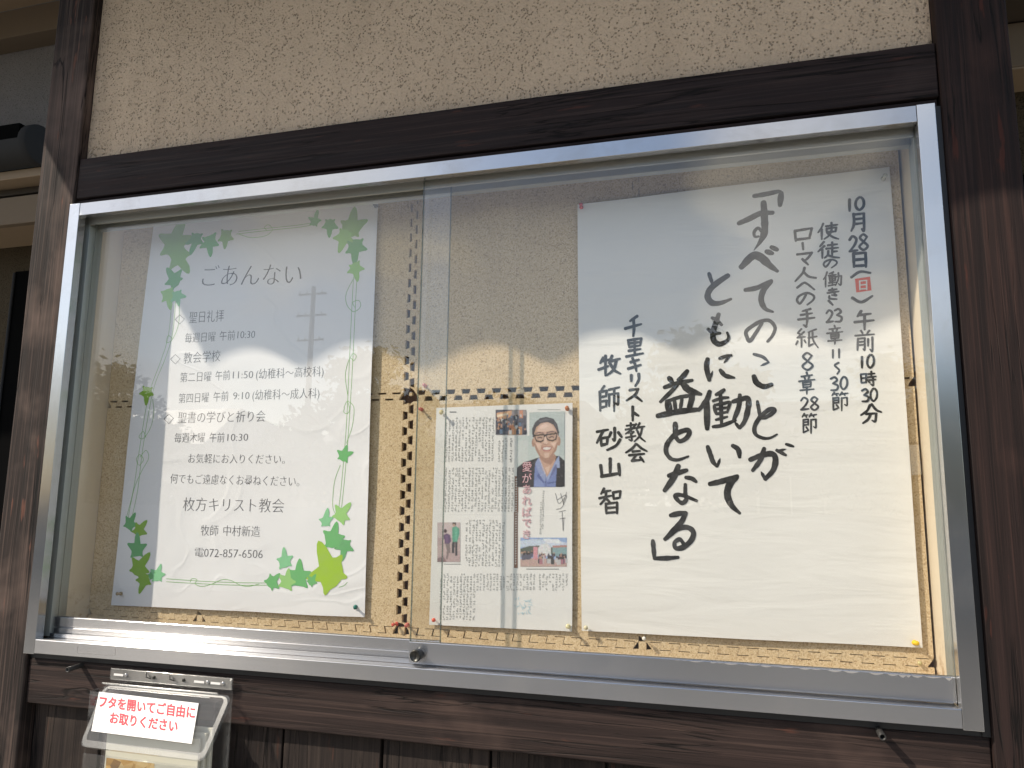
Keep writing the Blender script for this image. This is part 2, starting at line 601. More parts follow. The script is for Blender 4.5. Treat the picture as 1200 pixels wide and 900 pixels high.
# stucco panel as a finely rough sheet
m = MB()
nx, nz = 90, 50
for j in range(nz + 1):
    for i in range(nx + 1):
        x = PLX1 + 0.001 + (PRX0 - PLX1 - 0.002) * i / nx
        z = 1.112 + (1.98 - 1.112) * j / nz
        m.v.append((x, 0.034 + 0.0012 * noise.noise(Vector((x * 14, z * 14, 0))), z))
for j in range(nz):
    for i in range(nx):
        a = j * (nx + 1) + i
        m.f.append([a, a + 1, a + nx + 2, a + nx + 1])
        m.m.append(0)
        m.sm.append(True)
m.box(PLX1 + 0.001, PRX0 - 0.001, 0.038, 0.10, 1.1, 1.98)
m.build('stucco_panel', M['stucco'], wall)
# vertical planks
edges = [PLX1 + 0.003, 0.180, 0.396, 0.606, 0.814, 1.024, 1.232, 1.440, 1.628, PRX0 - 0.003]
for k in range(len(edges) - 1):
    boxpart('plank', M['plank'], wall, edges[k] + 0.0028, edges[k + 1] - 0.0028, 0.040 + 0.0012 * (k % 3), 0.058, GP + 0.05, -0.105, 0.0022)
boxpart('plank_backing', M['black'], wall, PLX1 + 0.002, PRX0 - 0.002, 0.060, 0.075, GP + 0.02, -0.105)
boxpart('back_panel', M['plank'], wall, PLX1 + 0.002, PRX0 - 0.002, 0.215, 0.235, GP + 0.02, 1.99)

# roof over the wall: its scalloped tile edge throws the shade line
RX0, RX1, RD = -0.79, 2.7, 0.65
PITCH = 0.58
ZW = 1.780 + 0.58 * 0.65


def roof_z(x, tt):
    """top of roof at distance tt out from the wall"""
    return ZW - PITCH * tt


m = MB()
vs = [(RX0, 0.65, ZW - PITCH * 0.65 - 0.02 + 0.02), (RX1, 0.65, ZW - PITCH * 0.65)]
m = MB()
y0, y1 = -(RD - 0.09), 0.05
za, zb = roof_z(0, RD - 0.09), roof_z(0, -0.05)
m.add([(RX0, y0, za), (RX1, y0, za), (RX1, y1, zb), (RX0, y1, zb),
       (RX0, y0, za + 0.03), (RX1, y0, za + 0.03), (RX1, y1, zb + 0.03), (RX0, y1, zb + 0.03)],
      [(0, 3, 2, 1), (4, 5, 6, 7), (0, 1, 5, 4), (1, 2, 6, 5), (2, 3, 7, 6), (3, 0, 4, 7)])
M['fascia'] = wood('soffit_wood', 'x', (0.035, 0.026, 0.02), (0.06, 0.045, 0.035), (0.09, 0.07, 0.055), 0.7, 0.5, 5.0)
M['tile'] = plain('grey_roof_tile', (0.10, 0.105, 0.11), 0.45)
m.build('roof_deck', M['fascia'], wall)
TP = 0.2728
m = MB()
ncol = int((RX1 - RX0) / TP * 16)


def tile_profile(x):
    """S-shaped pantile section: height over the deck"""
    u = ((x + 0.683) / TP) % 1.0
    return 0.055 - 0.047 * (0.5 + 0.5 * math.cos(2 * math.pi * u)) ** 0.62


rows = [RD, RD - 0.02, RD - 0.22, RD - 0.44, 0.0, -0.05]
for tt in rows:
    for i in range(ncol + 1):
        x = RX0 + (RX1 - RX0) * i / ncol
        z = roof_z(x, tt) + 0.032 - tile_profile(x) * 1.0 + 0.05
        m.v.append((x, -tt, z))
        m.v.append((x, -tt, z - (0.030 if tt == RD else 0.022)))
W2 = (ncol + 1) * 2
for r in range(len(rows) - 1):
    for i in range(ncol):
        a = r * W2 + i * 2
        for k in (0, 1):
            m.f.append([a + k, a + 2 + k, a + W2 + 2 + k, a + W2 + k])
            m.m.append(0)
            m.sm.append(True)
for i in range(ncol):
    a = i * 2
    m.f.append([a, a + 1, a + 3, a + 2])
    m.m.append(0)
    m.sm.append(False)
tag(m.build('roof_tiles', M['tile'], wall), kind='stuff')
for x in (RX0 + 0.05, 0.0, 0.6, 1.2, 1.8, 2.4):
    MB().add([(xx, yy, roof_z(0, -yy) + dz) for xx in (x, x + 0.045) for yy in (-0.53, 0.03) for dz in (-0.055, -0.002)], [(0, 1, 3, 2), (4, 6, 7, 5), (0, 4, 5, 1), (2, 3, 7, 6), (0, 2, 6, 4), (1, 5, 7, 3)]).build('rafter', M['fascia'], wall)

# ------------------------------------------------------------------ the notice case
case = empty('notice_case', (0.9, 0.0, 0.0), 'wide aluminium framed glass notice case with sliding doors on the timber wall', 'notice board')
FB = 0.0025
boxpart('frame_stile', M['alu_z'], case, 0.0, 0.0285, 0.0, 0.020, 0.0, 0.9975, 0.0007, 'left upright of the aluminium frame')
boxpart('frame_stile', M['alu_z'], case, 1.7715, 1.7995, 0.0, 0.020, 0.0, 0.9975, 0.0007, 'right upright of the aluminium frame')
boxpart('frame_rail', M['alu_x'], case, 0.0292, 1.7708, 0.0006, 0.018, 0.9675, 0.9968, 0.0007, 'top rail of the aluminium frame')
m = MB()
ARCF = range(1, 7)
prof = [(0.0, 0.0022)] + [(0.0022 - 0.0022 * math.cos(rad(a)), 0.0280 + 0.0022 * math.sin(rad(a))) for a in range(0, 91, 15)] + [(0.017, 0.0288), (0.075, 0.028), (0.075, 0.0022)]
x0, x1 = 0.0292, 1.7708
vs = [(x, y, z) for x in (x0, x1) for (y, z) in prof]
n = len(prof)
m.add(vs, [(k, (k + 1) % n, (k + 1) % n + n, k + n) for k in range(n)])
m.add(vs, [tuple(range(n))[::-1], tuple(range(n, 2 * n))])
for k in ARCF: m.sm[k] = True
o_r = m.build('frame_rail', M['alu_x'], case, 0, 'bottom sill of the aluminium frame')
# header tracks
boxpart('header_track', M['alu_in'], case, 0.0292, 1.7708, 0.0305, 0.036, 0.956, 0.985, 0.0005)
boxpart('header_track', M['alu_in'], case, 0.0292, 1.7708, 0.056, 0.073, 0.9525, 0.985, 0.0005)
boxpart('header_track', M['black'], case, 0.012, 1.788, 0.0185, 0.073, 0.9855, 0.9985)
for s, xa, xb in ((1, 0.0285, 0.012), (-1, 1.7715, 1.788)):
    lo, hi = min(xa, xb), max(xa, xb)
    boxpart('side_track', M['alu_inz'], case, lo, hi, 0.0345, 0.052, 0.0305, 0.985, 0.0005)
    boxpart('side_track', M['alu_inz'], case, lo, hi, 0.0532, 0.073, 0.0305, 0.985, 0.0005)
    lo, hi = (0.004, 0.012) if s == 1 else (1.788, 1.796)
    boxpart('track_groove', M['black'], case, lo, hi, 0.0205, 0.073, 0.0305, 0.985)
# sill ridges
boxpart('sill_track', M['alu_x'], case, 0.030, 1.770, 0.0335, 0.0355, 0.0292, 0.0375, 0.0004)
boxpart('sill_track', M['alu_x'], case, 0.030, 1.770, 0.0540, 0.0565, 0.0292, 0.0385, 0.0004)
# liners
boxpart('side_liner', M['liner'], case, 0.0, 0.0285, 0.0735, 0.16, 0.010, 1.05, 0.0006, 'cream left side lining with rust at its foot')
boxpart('side_liner', M['liner'], case, 1.7725, 1.80, 0.0735, 0.16, 0.010, 1.05, 0.0006, 'cream right side lining')
boxpart('floor_liner', M['liner'], case, 0.0285, 1.7725, 0.0755, 0.16, 0.010, 0.0275)
boxpart('top_liner', M['liner'], case, 0.0285, 1.7725, 0.0735, 0.16, 1.032, 1.05)
boxpart('back_board', M['backboard'], case, 0.0, 1.80, 0.1605, 0.172, 0.010, 1.05)

# sliding doors: frameless panes on bottom rails
GZ1 = 0.985


def door(x0, x1, y0, label, vertsgn, railname):
    p = boxpart('glass_door', M['glass'], case, x0, x1, y0 + 0.003, y0 + 0.008, 0.068, GZ1, 0, label)
    m = MB()
    arc = lambda cy, cz, rr, a0, a1: [(cy + rr * math.cos(rad(a0 + (a1 - a0) * k / 5)), cz + rr * math.sin(rad(a0 + (a1 - a0) * k / 5))) for k in range(6)]
    tail = [(y0 + 0.0028, 0.0715), (y0 + 0.0028, 0.0665), (y0 + 0.0088, 0.0665), (y0 + 0.0088, 0.0715), (y0 + 0.0105, 0.0715), (y0 + 0.0105, 0.0335)]
    top = arc(y0 + 0.0018, 0.0697, 0.0018, 180, 90)
    if railname == 'ridged':
        prof = [(y0, 0.0335)] + arc(y0 + 0.001, 0.0480, 0.001, 180, 110) + [(y0 + 0.0016, 0.0500)] + arc(y0 + 0.001, 0.0522, 0.001, 250, 180) + top + tail
    else:
        prof = [(y0, 0.0335)] + top + tail
    n = len(prof)
    vs = [(x, y, z) for x in (x0, x1) for (y, z) in prof]
    m.add(vs, [(k, (k + 1) % n, (k + 1) % n + n, k + n) for k in range(n)])
    m.add(vs, [tuple(range(n))[::-1], tuple(range(n, 2 * n))])
    for k in range(len(m.f) - 2):
        if math.hypot(prof[k][0] - prof[(k + 1) % n][0], prof[k][1] - prof[(k + 1) % n][1]) < 0.0007: m.sm[k] = True
    m.build('door_rail', M['alu_x'], p)
    for xe in (x0 if railname == 'flat' else x1,):
        boxpart('glass_edge', M['glassedge'], p, xe - 0.0006, xe + 0.0006, y0 + 0.0028, y0 + 0.0082, 0.0675, GZ1)
    return p


dl = door(0.030, 0.9225, 0.0395, 'left sliding glass pane behind the other', 1, 'ridged')
dr = door(0.871, 1.7705, 0.0200, 'right sliding glass pane in front', 1, 'flat')
# chalky oxide along the right rail, old tape outline on the left sill
ox = plain('chalky_oxide', (0.30, 0.29, 0.28), 0.9)
m = MB()
ro = random.Random(4)
x = 1.35
while x < 1.765:
    w_ = ro.uniform(0.006, 0.022)
    h_ = ro.uniform(0.001, 0.004) * (0.4 + (x - 1.35) * 2.4)
    pts = [(x, 0.0696), (x + w_ * 0.3, 0.0694 - h_ * 0.7), (x + w_ * 0.6, 0.0696 - h_), (x + w_, 0.0696 - h_ * 0.3), (x + w_ * 1.1, 0.0698)]
    m.add([(a, 0.0199, b) for a, b in pts], [(0, 1, 2, 3, 4)])
    x += w_ * ro.uniform(0.9, 1.9)
tag(face_front(m).build('oxide_patches', ox, dr), kind='stuff')
for x0_, x1_, z0_, z1_ in ((0.140, 0.2355, 0.0095, 0.0103), (0.140, 0.1408, 0.0103, 0.0235), (0.2347, 0.2355, 0.0103, 0.0235)):
    boxpart('tape_residue', plain('grey_residue', (0.30, 0.29, 0.28), 0.9), case, x0_, x1_, -0.0003, 0.0, z0_, z1_)
# lock
lk = MB().lathe((0.8905, 0.020, 0.0500), (0, -1, 0), [(0, 0.0098), (0.010, 0.0098), (0.0105, 0.0108), (0.0175, 0.0108), (0.0195, 0.0095), (0.0195, 0.0088), (0.0185, 0.0085), (0.0185, 0.0)], 28)
lk.box(0.8896, 0.8914, 0.0008, 0.0020, 0.0448, 0.0552)
lk.build('lock_cylinder', M['lockmetal'], dr)

# cork tiles with dovetailed edges
VX = [0.0295, 0.3265, 0.8035, 1.2850, 1.7695]
HZ = [0.030, 0.0690, 0.5460, 1.0310]
TH = 0.0130       # tab length
PER = 0.0335


def dovetail(a, b, sgn_axis, first, gap, phase):
    """points from a to b (scalars along the edge); returns (s, d): d>0 means outwards"""
    out = []
    n = int(round((b - a) / PER))
    p = (b - a) / n
    for k in range(n):
        s0 = a + k * p
        if first:
            out += [(s0 + 0.02 * p, 0), (s0 + 0.30 * p, 0), (s0 + 0.20 * p, 1), (s0 + 0.80 * p, 1), (s0 + 0.70 * p, 0)]
        else:
            out += [(s0 + 0.29 * p, 1), (s0 + 0.19 * p, 0), (s0 + 0.81 * p, 0), (s0 + 0.71 * p, 1)]
    return out


def tile(ci, ri):
    x0, x1 = VX[ci], VX[ci + 1]
    z0, z1 = HZ[ri], HZ[ri + 1]
    rnd = random.Random(ci * 7 + ri)
    # gap (pulled apart) per seam
    gv = {1: 0.0010, 2: 0.0105, 3: 0.0012, 4: 0.001}
    gh = {1: 0.0015, 2: (0.0100 if ci == 2 else 0.0040)}
    gfun = (lambda z: 0.0020 + 0.0090 * min(1.0, max(0.0, (1.02 - z) / 0.42))) 
    if ri == 0: gv[2] = 0.004
    pts = []

    def side(a, b, fixed, first, g, horiz, outsign, rev, cut):
        if cut:
            q = [(a, 0.0), (b, 0.0)]
            base = fixed
            pp = [((s, base) if horiz else (base, s)) for s, d in q]
        else:
            q = dovetail(a, b, 0, first, g, 0)
            pp = []
            for s, d in q:
                ge = gfun(s) if (not horiz and g > 0.005) else g
                off = (d - 0.5) * TH - ge * 0.5
                v = fixed + outsign * off
                pp.append((s, v) if horiz else (v, s))
            corner0 = fixed + outsign * (-0.5 * TH - g * 0.5)
            pp = [((a, corner0) if horiz else (corner0, a))] + pp + [((b, corner0) if horiz else (corner0, b))]
        return pp[::-1] if rev else pp

    cutL, cutR, cutB, cutT = ci == 0, ci >= 3, ri == 0, ri == 2
    if ci == 4: cutL = True
    iL = 0 if cutL else 0.5 * TH + gv.get(ci, 0) * 0.5
    iR = (0.0012 if ci == 3 else 0) if cutR else 0.5 * TH + gv.get(ci + 1, 0) * 0.5
    iB = 0 if cutB else 0.5 * TH + gh.get(ri, 0) * 0.5
    iT = 0 if cutT else 0.5 * TH + gh.get(ri + 1, 0) * 0.5
    tiny_h = (z1 - z0) < PER * 2
    tiny_w = (x1 - x0) < PER * 2
    bot = side(x0 + iL, x1 - iR, z0, False, gh.get(ri, 0), True, -1, False, cutB or tiny_w)
    top = side(x0 + iL, x1 - iR, z1, True, gh.get(ri + 1, 0), True, 1, True, cutT or tiny_w)
    rgt = side(z0 + iB, z1 - iT, (x1 if not cutR else x1 - iR), True, gv.get(ci + 1, 0), False, 1, False, cutR or tiny_h)
    lft = side(z0 + iB, z1 - iT, x0, False, gv.get(ci, 0), False, -1, True, cutL or tiny_h)
    pts = bot + rgt + top + lft
    # drop doubles
    o = []
    for p in pts:
        if not o or (abs(p[0] - o[-1][0]) + abs(p[1] - o[-1][1])) > 1e-5: o.append(p)
    if abs(o[0][0] - o[-1][0]) + abs(o[0][1] - o[-1][1]) < 1e-5: o.pop()
    n = len(o)
    dy = 0.0006 * rnd.random()
    m = MB()
    vs = [(x, YB + dy, z) for x, z in o] + [(x, YB + 0.009, z) for x, z in o]
    m.add(vs, [tuple(range(n))])
    m.add(vs, [(k, k + n, (k + 1) % n + n, (k + 1) % n) for k in range(n)])
    if not cutL and not cutB and not (ci == 2 and ri == 2):
        q = 0.5 * TH + 0.0004
        m.box(x0 - q, x0 + q, YB + 0.0011, YB + 0.009, z0 - q, z0 + q)
    if ci == 2 and ri == 2: m.box(x0 + 0.001, x0 + 0.0075, YB + 0.001, YB + 0.009, z0 + 0.0008, z0 + 0.0075)
    m.build('cork_tile', M['cork'], case)


for ci in range(4):
    for ri in range(3):
        tile(ci, ri)


# ------------------------------------------------------------------ papers
class Sheet:
    """paper pinned on the cork: quad of corners in x,z, slightly bulging"""

    def __init__(self, corners, y0, bulge, seed, edge_curl=0.0):
        self.c = [Vector((p.x, p.z)) for p in corners]      # TL TR BR BL
        self.y0, self.b, self.seed, self.e = y0, bulge, seed, edge_curl
        xs = [p.x for p in self.c]
        zs = [p.y for p in self.c]
        self.x0, self.x1, self.z0, self.z1 = min(xs), max(xs), min(zs), max(zs)

    def y(self, x, z):
        u = (x - self.x0) / (self.x1 - self.x0)
        v = (z - self.z0) / (self.z1 - self.z0)
        w = noise.noise(Vector((u * 1.6 + self.seed, v * 2.2, self.seed)))
        w2 = noise.noise(Vector((u * 4 + self.seed, v * 7, 3 + self.seed)))
        u_ = min(max(u, 0), 1)
        v_ = min(max(v, 0), 1)
        bell = math.sin(math.pi * v_) ** 1.4 if 0 < v_ < 1 else 0
        cur = self.e * (abs(2 * u_ - 1) ** 3) * bell
        if abs(self.b) < 0.001: return self.y0 - 0.0004 * (w + 1) * (1 - v_) - cur
        return self.y0 - abs(self.b) * (0.5 + 0.5 * w) * (math.sin(math.pi * u_) * 0.5 + 0.5) - 0.0012 * (w2 + 1) - cur

    def P(self, x, z, lift=0.0):
        return (x, self.y(x, z) - lift, z)

    def grid(self, nx, nz, wob=0.0):
        m = MB()
        tl, tr, br, bl = self.c
        for j in range(nz + 1):
            for i in range(nx + 1):
                u, v = i / nx, j / nz
                p = (tl * (1 - u) + tr * u) * (1 - v) + (bl * (1 - u) + br * u) * v
                e = wob * noise.noise(Vector((v * 3 + self.seed, (0 if u < 0.5 else 5), 0)))
                ee = wob * noise.noise(Vector((u * 3 + self.seed, (9 if v < 0.5 else 15), 0)))
                m.v.append(self.P(p.x + e * abs(2 * u - 1), p.y + ee * abs(2 * v - 1)))
        for j in range(nz):
            for i in range(nx):
                a = j * (nx + 1) + i
                m.f.append([a, a + nx + 1, a + nx + 2, a + 1])
                m.m.append(0)
                m.sm.append(True)
        return m


YP = YB - 0.0050
sh1 = Sheet([at(183, 248, YP), at(444, 231, YP), at(428, 723, YP), at(131, 709, YP)], YP, 0.005, 1.0, 0.005)
sh2 = Sheet([at(677, 240, YP), at(1042, 196, YP), at(1081, 759, YP), at(682, 739, YP)], YP, 0.0035, 4.0, 0.0025)
sh3 = Sheet([at(511.5, 478, YP), at(671, 472, YP), at(670.5, 740, YP), at(503, 732, YP)], YP - 0.0005, 0.0004, 7.0, 0.0006)


def sheet_thing(name, sh, mat, label, cat, nx, nz, wob):
    o = sh.grid(nx, nz, wob).build(name, mat)
    c = Vector(((sh.x0 + sh.x1) / 2, sh.y0, sh.z0))
    for v in o.data.vertices: v.co -= c
    o.location = c
    s = o.modifiers.new('thickness', 'SOLIDIFY')
    s.thickness = 0.00018
    s.offset = -1
    es = o.modifiers.new('crisp_edges', 'EDGE_SPLIT')
    es.split_angle = rad(50)
    return tag(o, label, cat)


poster = sheet_thing('guide_poster', sh1, M['paper1'], 'white church service poster with a green ivy border and grey print', 'poster', 48, 70, 0.002)
callig = sheet_thing('calligraphy_poster', sh2, M['paper2'], 'large white sheet with brush lettered sermon title in the right of the case', 'poster', 50, 70, 0.0015)
news = sheet_thing('newspaper_page', sh3, M['paper3'], 'newspaper page with a portrait photo pinned between the two large posters', 'newspaper', 24, 36, 0.0006)


# --- printed text: outlines of the built-in font turned into flat mesh
FONT_CACHE = {}


def glyphs(text, off=0.0, hthin=0.0, xthin=0.0, spacing=1.0):
    key = (text, off, hthin, xthin, spacing)
    if key in FONT_CACHE: return FONT_CACHE[key]
    c = bpy.data.curves.new('txt', 'FONT')
    c.body = text
    c.size = 1.0
    c.offset = off
    c.space_character = spacing
    c.resolution_u = 3
    o = bpy.data.objects.new('txt', c)
    COL.objects.link(o)
    dg = bpy.context.evaluated_depsgraph_get()
    me = bpy.data.meshes.new_from_object(o.evaluated_get(dg))
    bm = bmesh.new()
    bm.from_mesh(me)
    bmesh.ops.remove_doubles(bm, verts=bm.verts, dist=1e-5)
    if hthin or xthin:
        nrm = {}
        for e in bm.edges:
            if len(e.link_faces) == 1:
                f = e.link_faces[0]
                d = e.verts[1].co - e.verts[0].co
                nn = Vector((d.y, -d.x, 0))
                if nn.length < 1e-9: continue
                nn.normalize()
                if nn.dot(f.calc_center_median() - e.verts[0].co) > 0: nn = -nn
                for v in e.verts: nrm[v] = nrm.get(v, Vector((0, 0, 0))) + nn
        for v, nn in nrm.items():
            if nn.length > 1e-6:
                nn.normalize()
                v.co.y -= hthin * nn.y
                v.co.x -= xthin * nn.x
    vs = [(v.co.x, v.co.y) for v in bm.verts]
    bm.verts.index_update()
    fs = [[v.index for v in f.verts] for f in bm.faces]
    bm.free()
    bpy.data.objects.remove(o)
    bpy.data.curves.remove(c)
    bpy.data.meshes.remove(me)
    FONT_CACHE[key] = (vs, fs)
    return vs, fs


def put_line(m, sh, text, p0, p1, h, lift=0.0003, off=-0.006, hthin=0.016, xthin=0.0, fit=True):
    """print a line so that its ink runs from pixel p0 to pixel p1 (mid height), h pixels tall"""
    vs, fs = glyphs(text, off, hthin, xthin)
    xs = [v[0] for v in vs]
    x0, x1 = min(xs), max(xs)
    A, B = at(*p0, YP), at(*p1, YP)
    A2 = at(p0[0], p0[1] - h / 2, YP)
    A3 = at(p0[0], p0[1] + h / 2, YP)
    hm = (A2.z - A3.z)
    d = Vector((B.x - A.x, B.z - A.z))
    ln = d.length
    d.normalize()
    up = Vector((-d.y, d.x))
    sx = ln / (x1 - x0)
    pts = []
    for (x, y) in vs:
        q = Vector((A.x, A.z)) + d * ((x - x0) * sx) + up * ((y - 0.36) * hm / 0.90)
        pts.append(sh.P(q.x, q.y, lift))
    m.add(pts, fs)


# line list of the guide poster: text, left px, right px, height
lines1 = [
    ('ごあんない', (239, 325), (355, 322), 25),
    ('聖日礼拝', (223.5, 373), (264, 370.5), 13.5),
    ('毎週日曜', (218.5, 397), (254, 395), 11.5), ('午前', (259, 394.5), (277, 393.5), 11.5), ('10:30', (280, 392.8), (300.5, 392), 11),
    ('教会学校', (217, 420.5), (260, 417.5), 13),
    ('第二日曜', (213, 443), (249, 441.5), 11.5), ('午前', (254, 441), (271, 440), 11.5), ('11:50', (274.5, 439.6), (298, 439), 11),
    ('(幼稚科～高校科)', (301.5, 439), (380.5, 435.5), 12),
    ('第四日曜', (211, 467.5), (246, 466), 11.5), ('午前', (251.5, 465.5), (269, 464.5), 11.5), ('9:10', (274.5, 464), (293.5, 463.4), 11),
    ('(幼稚科～成人科)', (297, 463.4), (375.5, 461), 12),
    ('聖書の学びと祈り会', (210, 490), (312, 488), 13),
    ('毎週木曜', (206, 513.5), (241.5, 513), 11.5), ('午前', (247, 513), (264.5, 513), 11.5), ('10:30', (268, 512.6), (292, 512.2), 11),
    ('お気軽にお入りください。', (222, 537.5), (335, 538.5), 11),
    ('何でもご遠慮なくお尋ねください。', (201, 561), (352, 564.5), 11.5),
    ('枚方キリスト教会', (216, 591), (334, 593), 16),
    ('牧師', (236.5, 621.5), (257, 622), 12.5), ('中村新造', (263, 622), (306, 623), 12.5),
    ('電', (229.5, 647), (240, 647.3), 11), ('072-857-6506', (240.5, 647.3), (309, 649), 12.5),
]
m = MB()
for tx, a, b, h in lines1:
    big = tx in ('ごあんない', '枚方キリスト教会')
    m = MB()
    put_line(m, sh1, tx, a, b, h, off=-0.006 if not big else -0.008, hthin=0.011 if not big else 0.014)
    face_front(m).build('lettering', M['print'], poster)


def ring_strip(m, sh, pts, w, lift):
    """thin drawn line through 2-D pts (x,z)"""
    n = len(pts)
    L_, R_ = [], []
    for i, p in enumerate(pts):
        a = pts[max(i - 1, 0)]
        b = pts[min(i + 1, n - 1)]
        d = (Vector(b) - Vector(a))
        if d.length < 1e-9: d = Vector((1, 0))
        d.normalize()
        nn = Vector((-d.y, d.x)) * (w[i] if isinstance(w, list) else w) * 0.5
        L_.append(Vector(p) + nn)
        R_.append(Vector(p) - nn)
    vs = [sh.P(q.x, q.y, lift) for q in L_ + R_]
    m.add(vs, [(i, i + 1, n + i + 1, n + i) for i in range(n - 1)])


def px2(sh, pts):
    out = []
    for p in pts:
        q = at(p[0], p[1], YP)
        out.append((q.x, q.z))
    return out


for cx, cy, r in ((212.5, 375, 5.4), (207.5, 421.5, 5.6), (199.5, 491, 5.6)):
    m = MB()
    ring_strip(m, sh1, px2(sh1, [(cx - r, cy), (cx, cy - r), (cx + r, cy - 0.5), (cx, cy + r), (cx - r, cy)]), 0.0013, 0.0005)
    face_front(m).build('diamond_mark', M['print'], poster)


# ------------------------------------------------------------------ ivy border
def catmull(pts, n=8):
    if len(pts) < 3: return [Vector(p) for p in pts]
    P_ = [Vector(p) for p in pts]
    closed = (P_[0] - P_[-1]).length < 1e-6
    out = []
    for i in range(len(P_) - 1):
        p1, p2 = P_[i], P_[i + 1]
        p0 = P_[i - 1] if i > 0 else (P_[-2] if closed else p1 * 2 - p2)
        p3 = P_[i + 2] if i + 2 < len(P_) else (P_[1] if closed else p2 * 2 - p1)
        for k in range(n):
            s = k / n
            out.append(0.5 * ((2 * p1) + (p2 - p0) * s + (2 * p0 - 5 * p1 + 4 * p2 - p3) * s * s + (3 * p1 - p0 - 3 * p2 + p3) * s ** 3))
    out.append(P_[-1])
    return out


GREENS = {}
for k_, c_ in {'teal': (0.15, 0.43, 0.17), 'green': (0.16, 0.48, 0.17), 'mint': (0.25, 0.60, 0.31), 'light': (0.33, 0.62, 0.20),
               'lime': (0.36, 0.57, 0.045), 'olive': (0.24, 0.44, 0.045), 'sage': (0.27, 0.50, 0.16)}.items():
    GREENS[k_] = inkmat('printed_green_' + k_, c_, 0.6, 0.5)
m = MB()
vine_px = [
    [(281, 272), (310, 268.5), (345, 265), (366, 262)], [(278, 275), (312, 271), (350, 267), (368, 264)],
    [(281, 275), (295, 279), (312, 277), (320, 270), (316, 264), (311, 267), (314, 271)],
    [(203, 356), (199, 395), (190, 425), (180, 452), (173, 480), (165, 530), (158, 575), (150, 606)],
    [(208, 352), (204, 392), (196, 420), (184, 450), (177, 480), (169, 528), (163, 575), (156, 607)],
    [(212, 356), (211, 380), (204, 398), (197, 402), (199, 394), (204, 397)],
    [(181, 468), (182, 485), (178, 502), (170, 514), (165, 512), (170, 506), (173, 513)],
    [(166, 536), (173, 528), (176, 537), (168, 552), (160, 570), (155, 590), (152, 607)],
    [(164, 545), (162, 538), (166, 533), (170, 539), (165, 546)],
    [(415.5, 325), (411, 420), (407, 500), (402, 560), (398, 597)], [(419.5, 325), (415, 420), (410, 500), (405, 560), (401, 598)],
    [(415, 328), (407, 345), (408, 358), (416, 366), (424, 360), (422, 353), (415, 355), (417, 361)],
    [(409, 470), (416, 478), (414, 500), (407, 520)], [(411, 421), (415, 415), (419, 418), (416, 423), (411, 421), (406, 440), (409, 465)],
    [(405, 478), (404, 483), (408, 485), (411, 480), (408, 471), (404, 478)],
    [(400, 545), (393, 565), (391, 592), (394, 602)],
    [(196, 678), (240, 681), (280, 682.5), (320, 683)], [(196, 681.5), (240, 684), (280, 685.5), (318, 685.5)],
    [(224, 682), (226, 678), (232, 679), (230, 684), (238, 687), (250, 684), (262, 679), (272, 680), (282, 685), (292, 687), (305, 684)],
    [(398, 688), (404, 686), (408, 682)],
]
for pl in vine_px:
    ring_strip(m, sh1, [tuple(p) for p in catmull(px2(sh1, pl), 8)], 0.0011, 0.0002 + 0.000008 * vine_px.index(pl))
face_front(m).build('vine', inkmat('printed_vine_green', (0.22, 0.48, 0.13), 0.6, 0.2), poster)

LEAF = [(0, -1.0), (0.16, -0.55), (0.30, -0.34), (0.62, -0.62), (0.60, -0.22), (0.92, 0.05), (0.58, 0.22), (0.36, 0.34),
        (0.30, 0.62), (0.05, 0.52), (-0.10, 0.66), (-0.34, 0.40), (-0.52, 0.30), (-0.95, 0.18), (-0.62, -0.12), (-0.70, -0.52), (-0.30, -0.30), (-0.15, -0.55)]


def star_leaf(seed):
    r = random.Random(seed)
    pts = []
    tips = [(-90, 1.28), (-22, 0.98), (42, 0.80), (135, 0.80), (202, 0.98)]
    for i, (a, q) in enumerate(tips):
        a += r.uniform(-8, 8)
        q *= r.uniform(0.85, 1.12)
        nxt = tips[(i + 1) % 5][0] + (360 if i == 4 else 0)
        pts.append((a - 13, q * 0.74))
        pts.append((a - 5, q * 0.93))
        pts.append((a, q))
        pts.append((a + 6, q * 0.92))
        pts.append((a + 14, q * 0.72))
        mid = (a + nxt) / 2
        pts.append((mid, 0.53 * r.uniform(0.9, 1.1)))
    return [(q * math.cos(rad(a)), q * math.sin(rad(a))) for a, q in pts]


leaves = [
    (206, 286, 24, 10, 'sage'), (211, 300, 19, 150, 'sage'), (230.5, 281, 13, 190, 'teal'), (247, 284, 14, 175, 'green'), (266, 278, 13, 185, 'sage'),
    (206, 329, 14, -40, 'teal'), (199, 346, 13, 160, 'light'), (210, 347, 11, 170, 'mint'),
    (370, 260, 10, 15, 'green'), (387.5, 264, 13, 180, 'green'), (413, 268, 21, 5, 'sage'), (405, 278, 16, 200, 'light'), (417.5, 290, 17, 180, 'teal'), (417.5, 315, 13, 170, 'light'),
    (174.5, 460, 11, 185, 'olive'), (404, 534, 12, 10, 'green'),
    (153.5, 614, 11, 30, 'teal'), (164, 622, 11, 40, 'olive'), (162, 644, 14, 0, 'teal'), (163.5, 666, 16, 35, 'olive'), (170, 679, 12, 190, 'olive'), (179, 674, 7, 60, 'teal'), (186.5, 674, 11, 5, 'mint'),
    (383, 611, 11, 0, 'mint'), (401, 604, 14, 35, 'light'), (405, 639, 13, 190, 'teal'), (392, 632, 18, 5, 'green'), (388, 671, 30, -28, 'lime'),
    (366, 681, 9, 40, 'green'), (351, 677, 18, 0, 'green'), (335, 657, 13, -10, 'mint'), (337, 682, 14, 15, 'light'), (320, 682, 12, 50, 'green'),
]
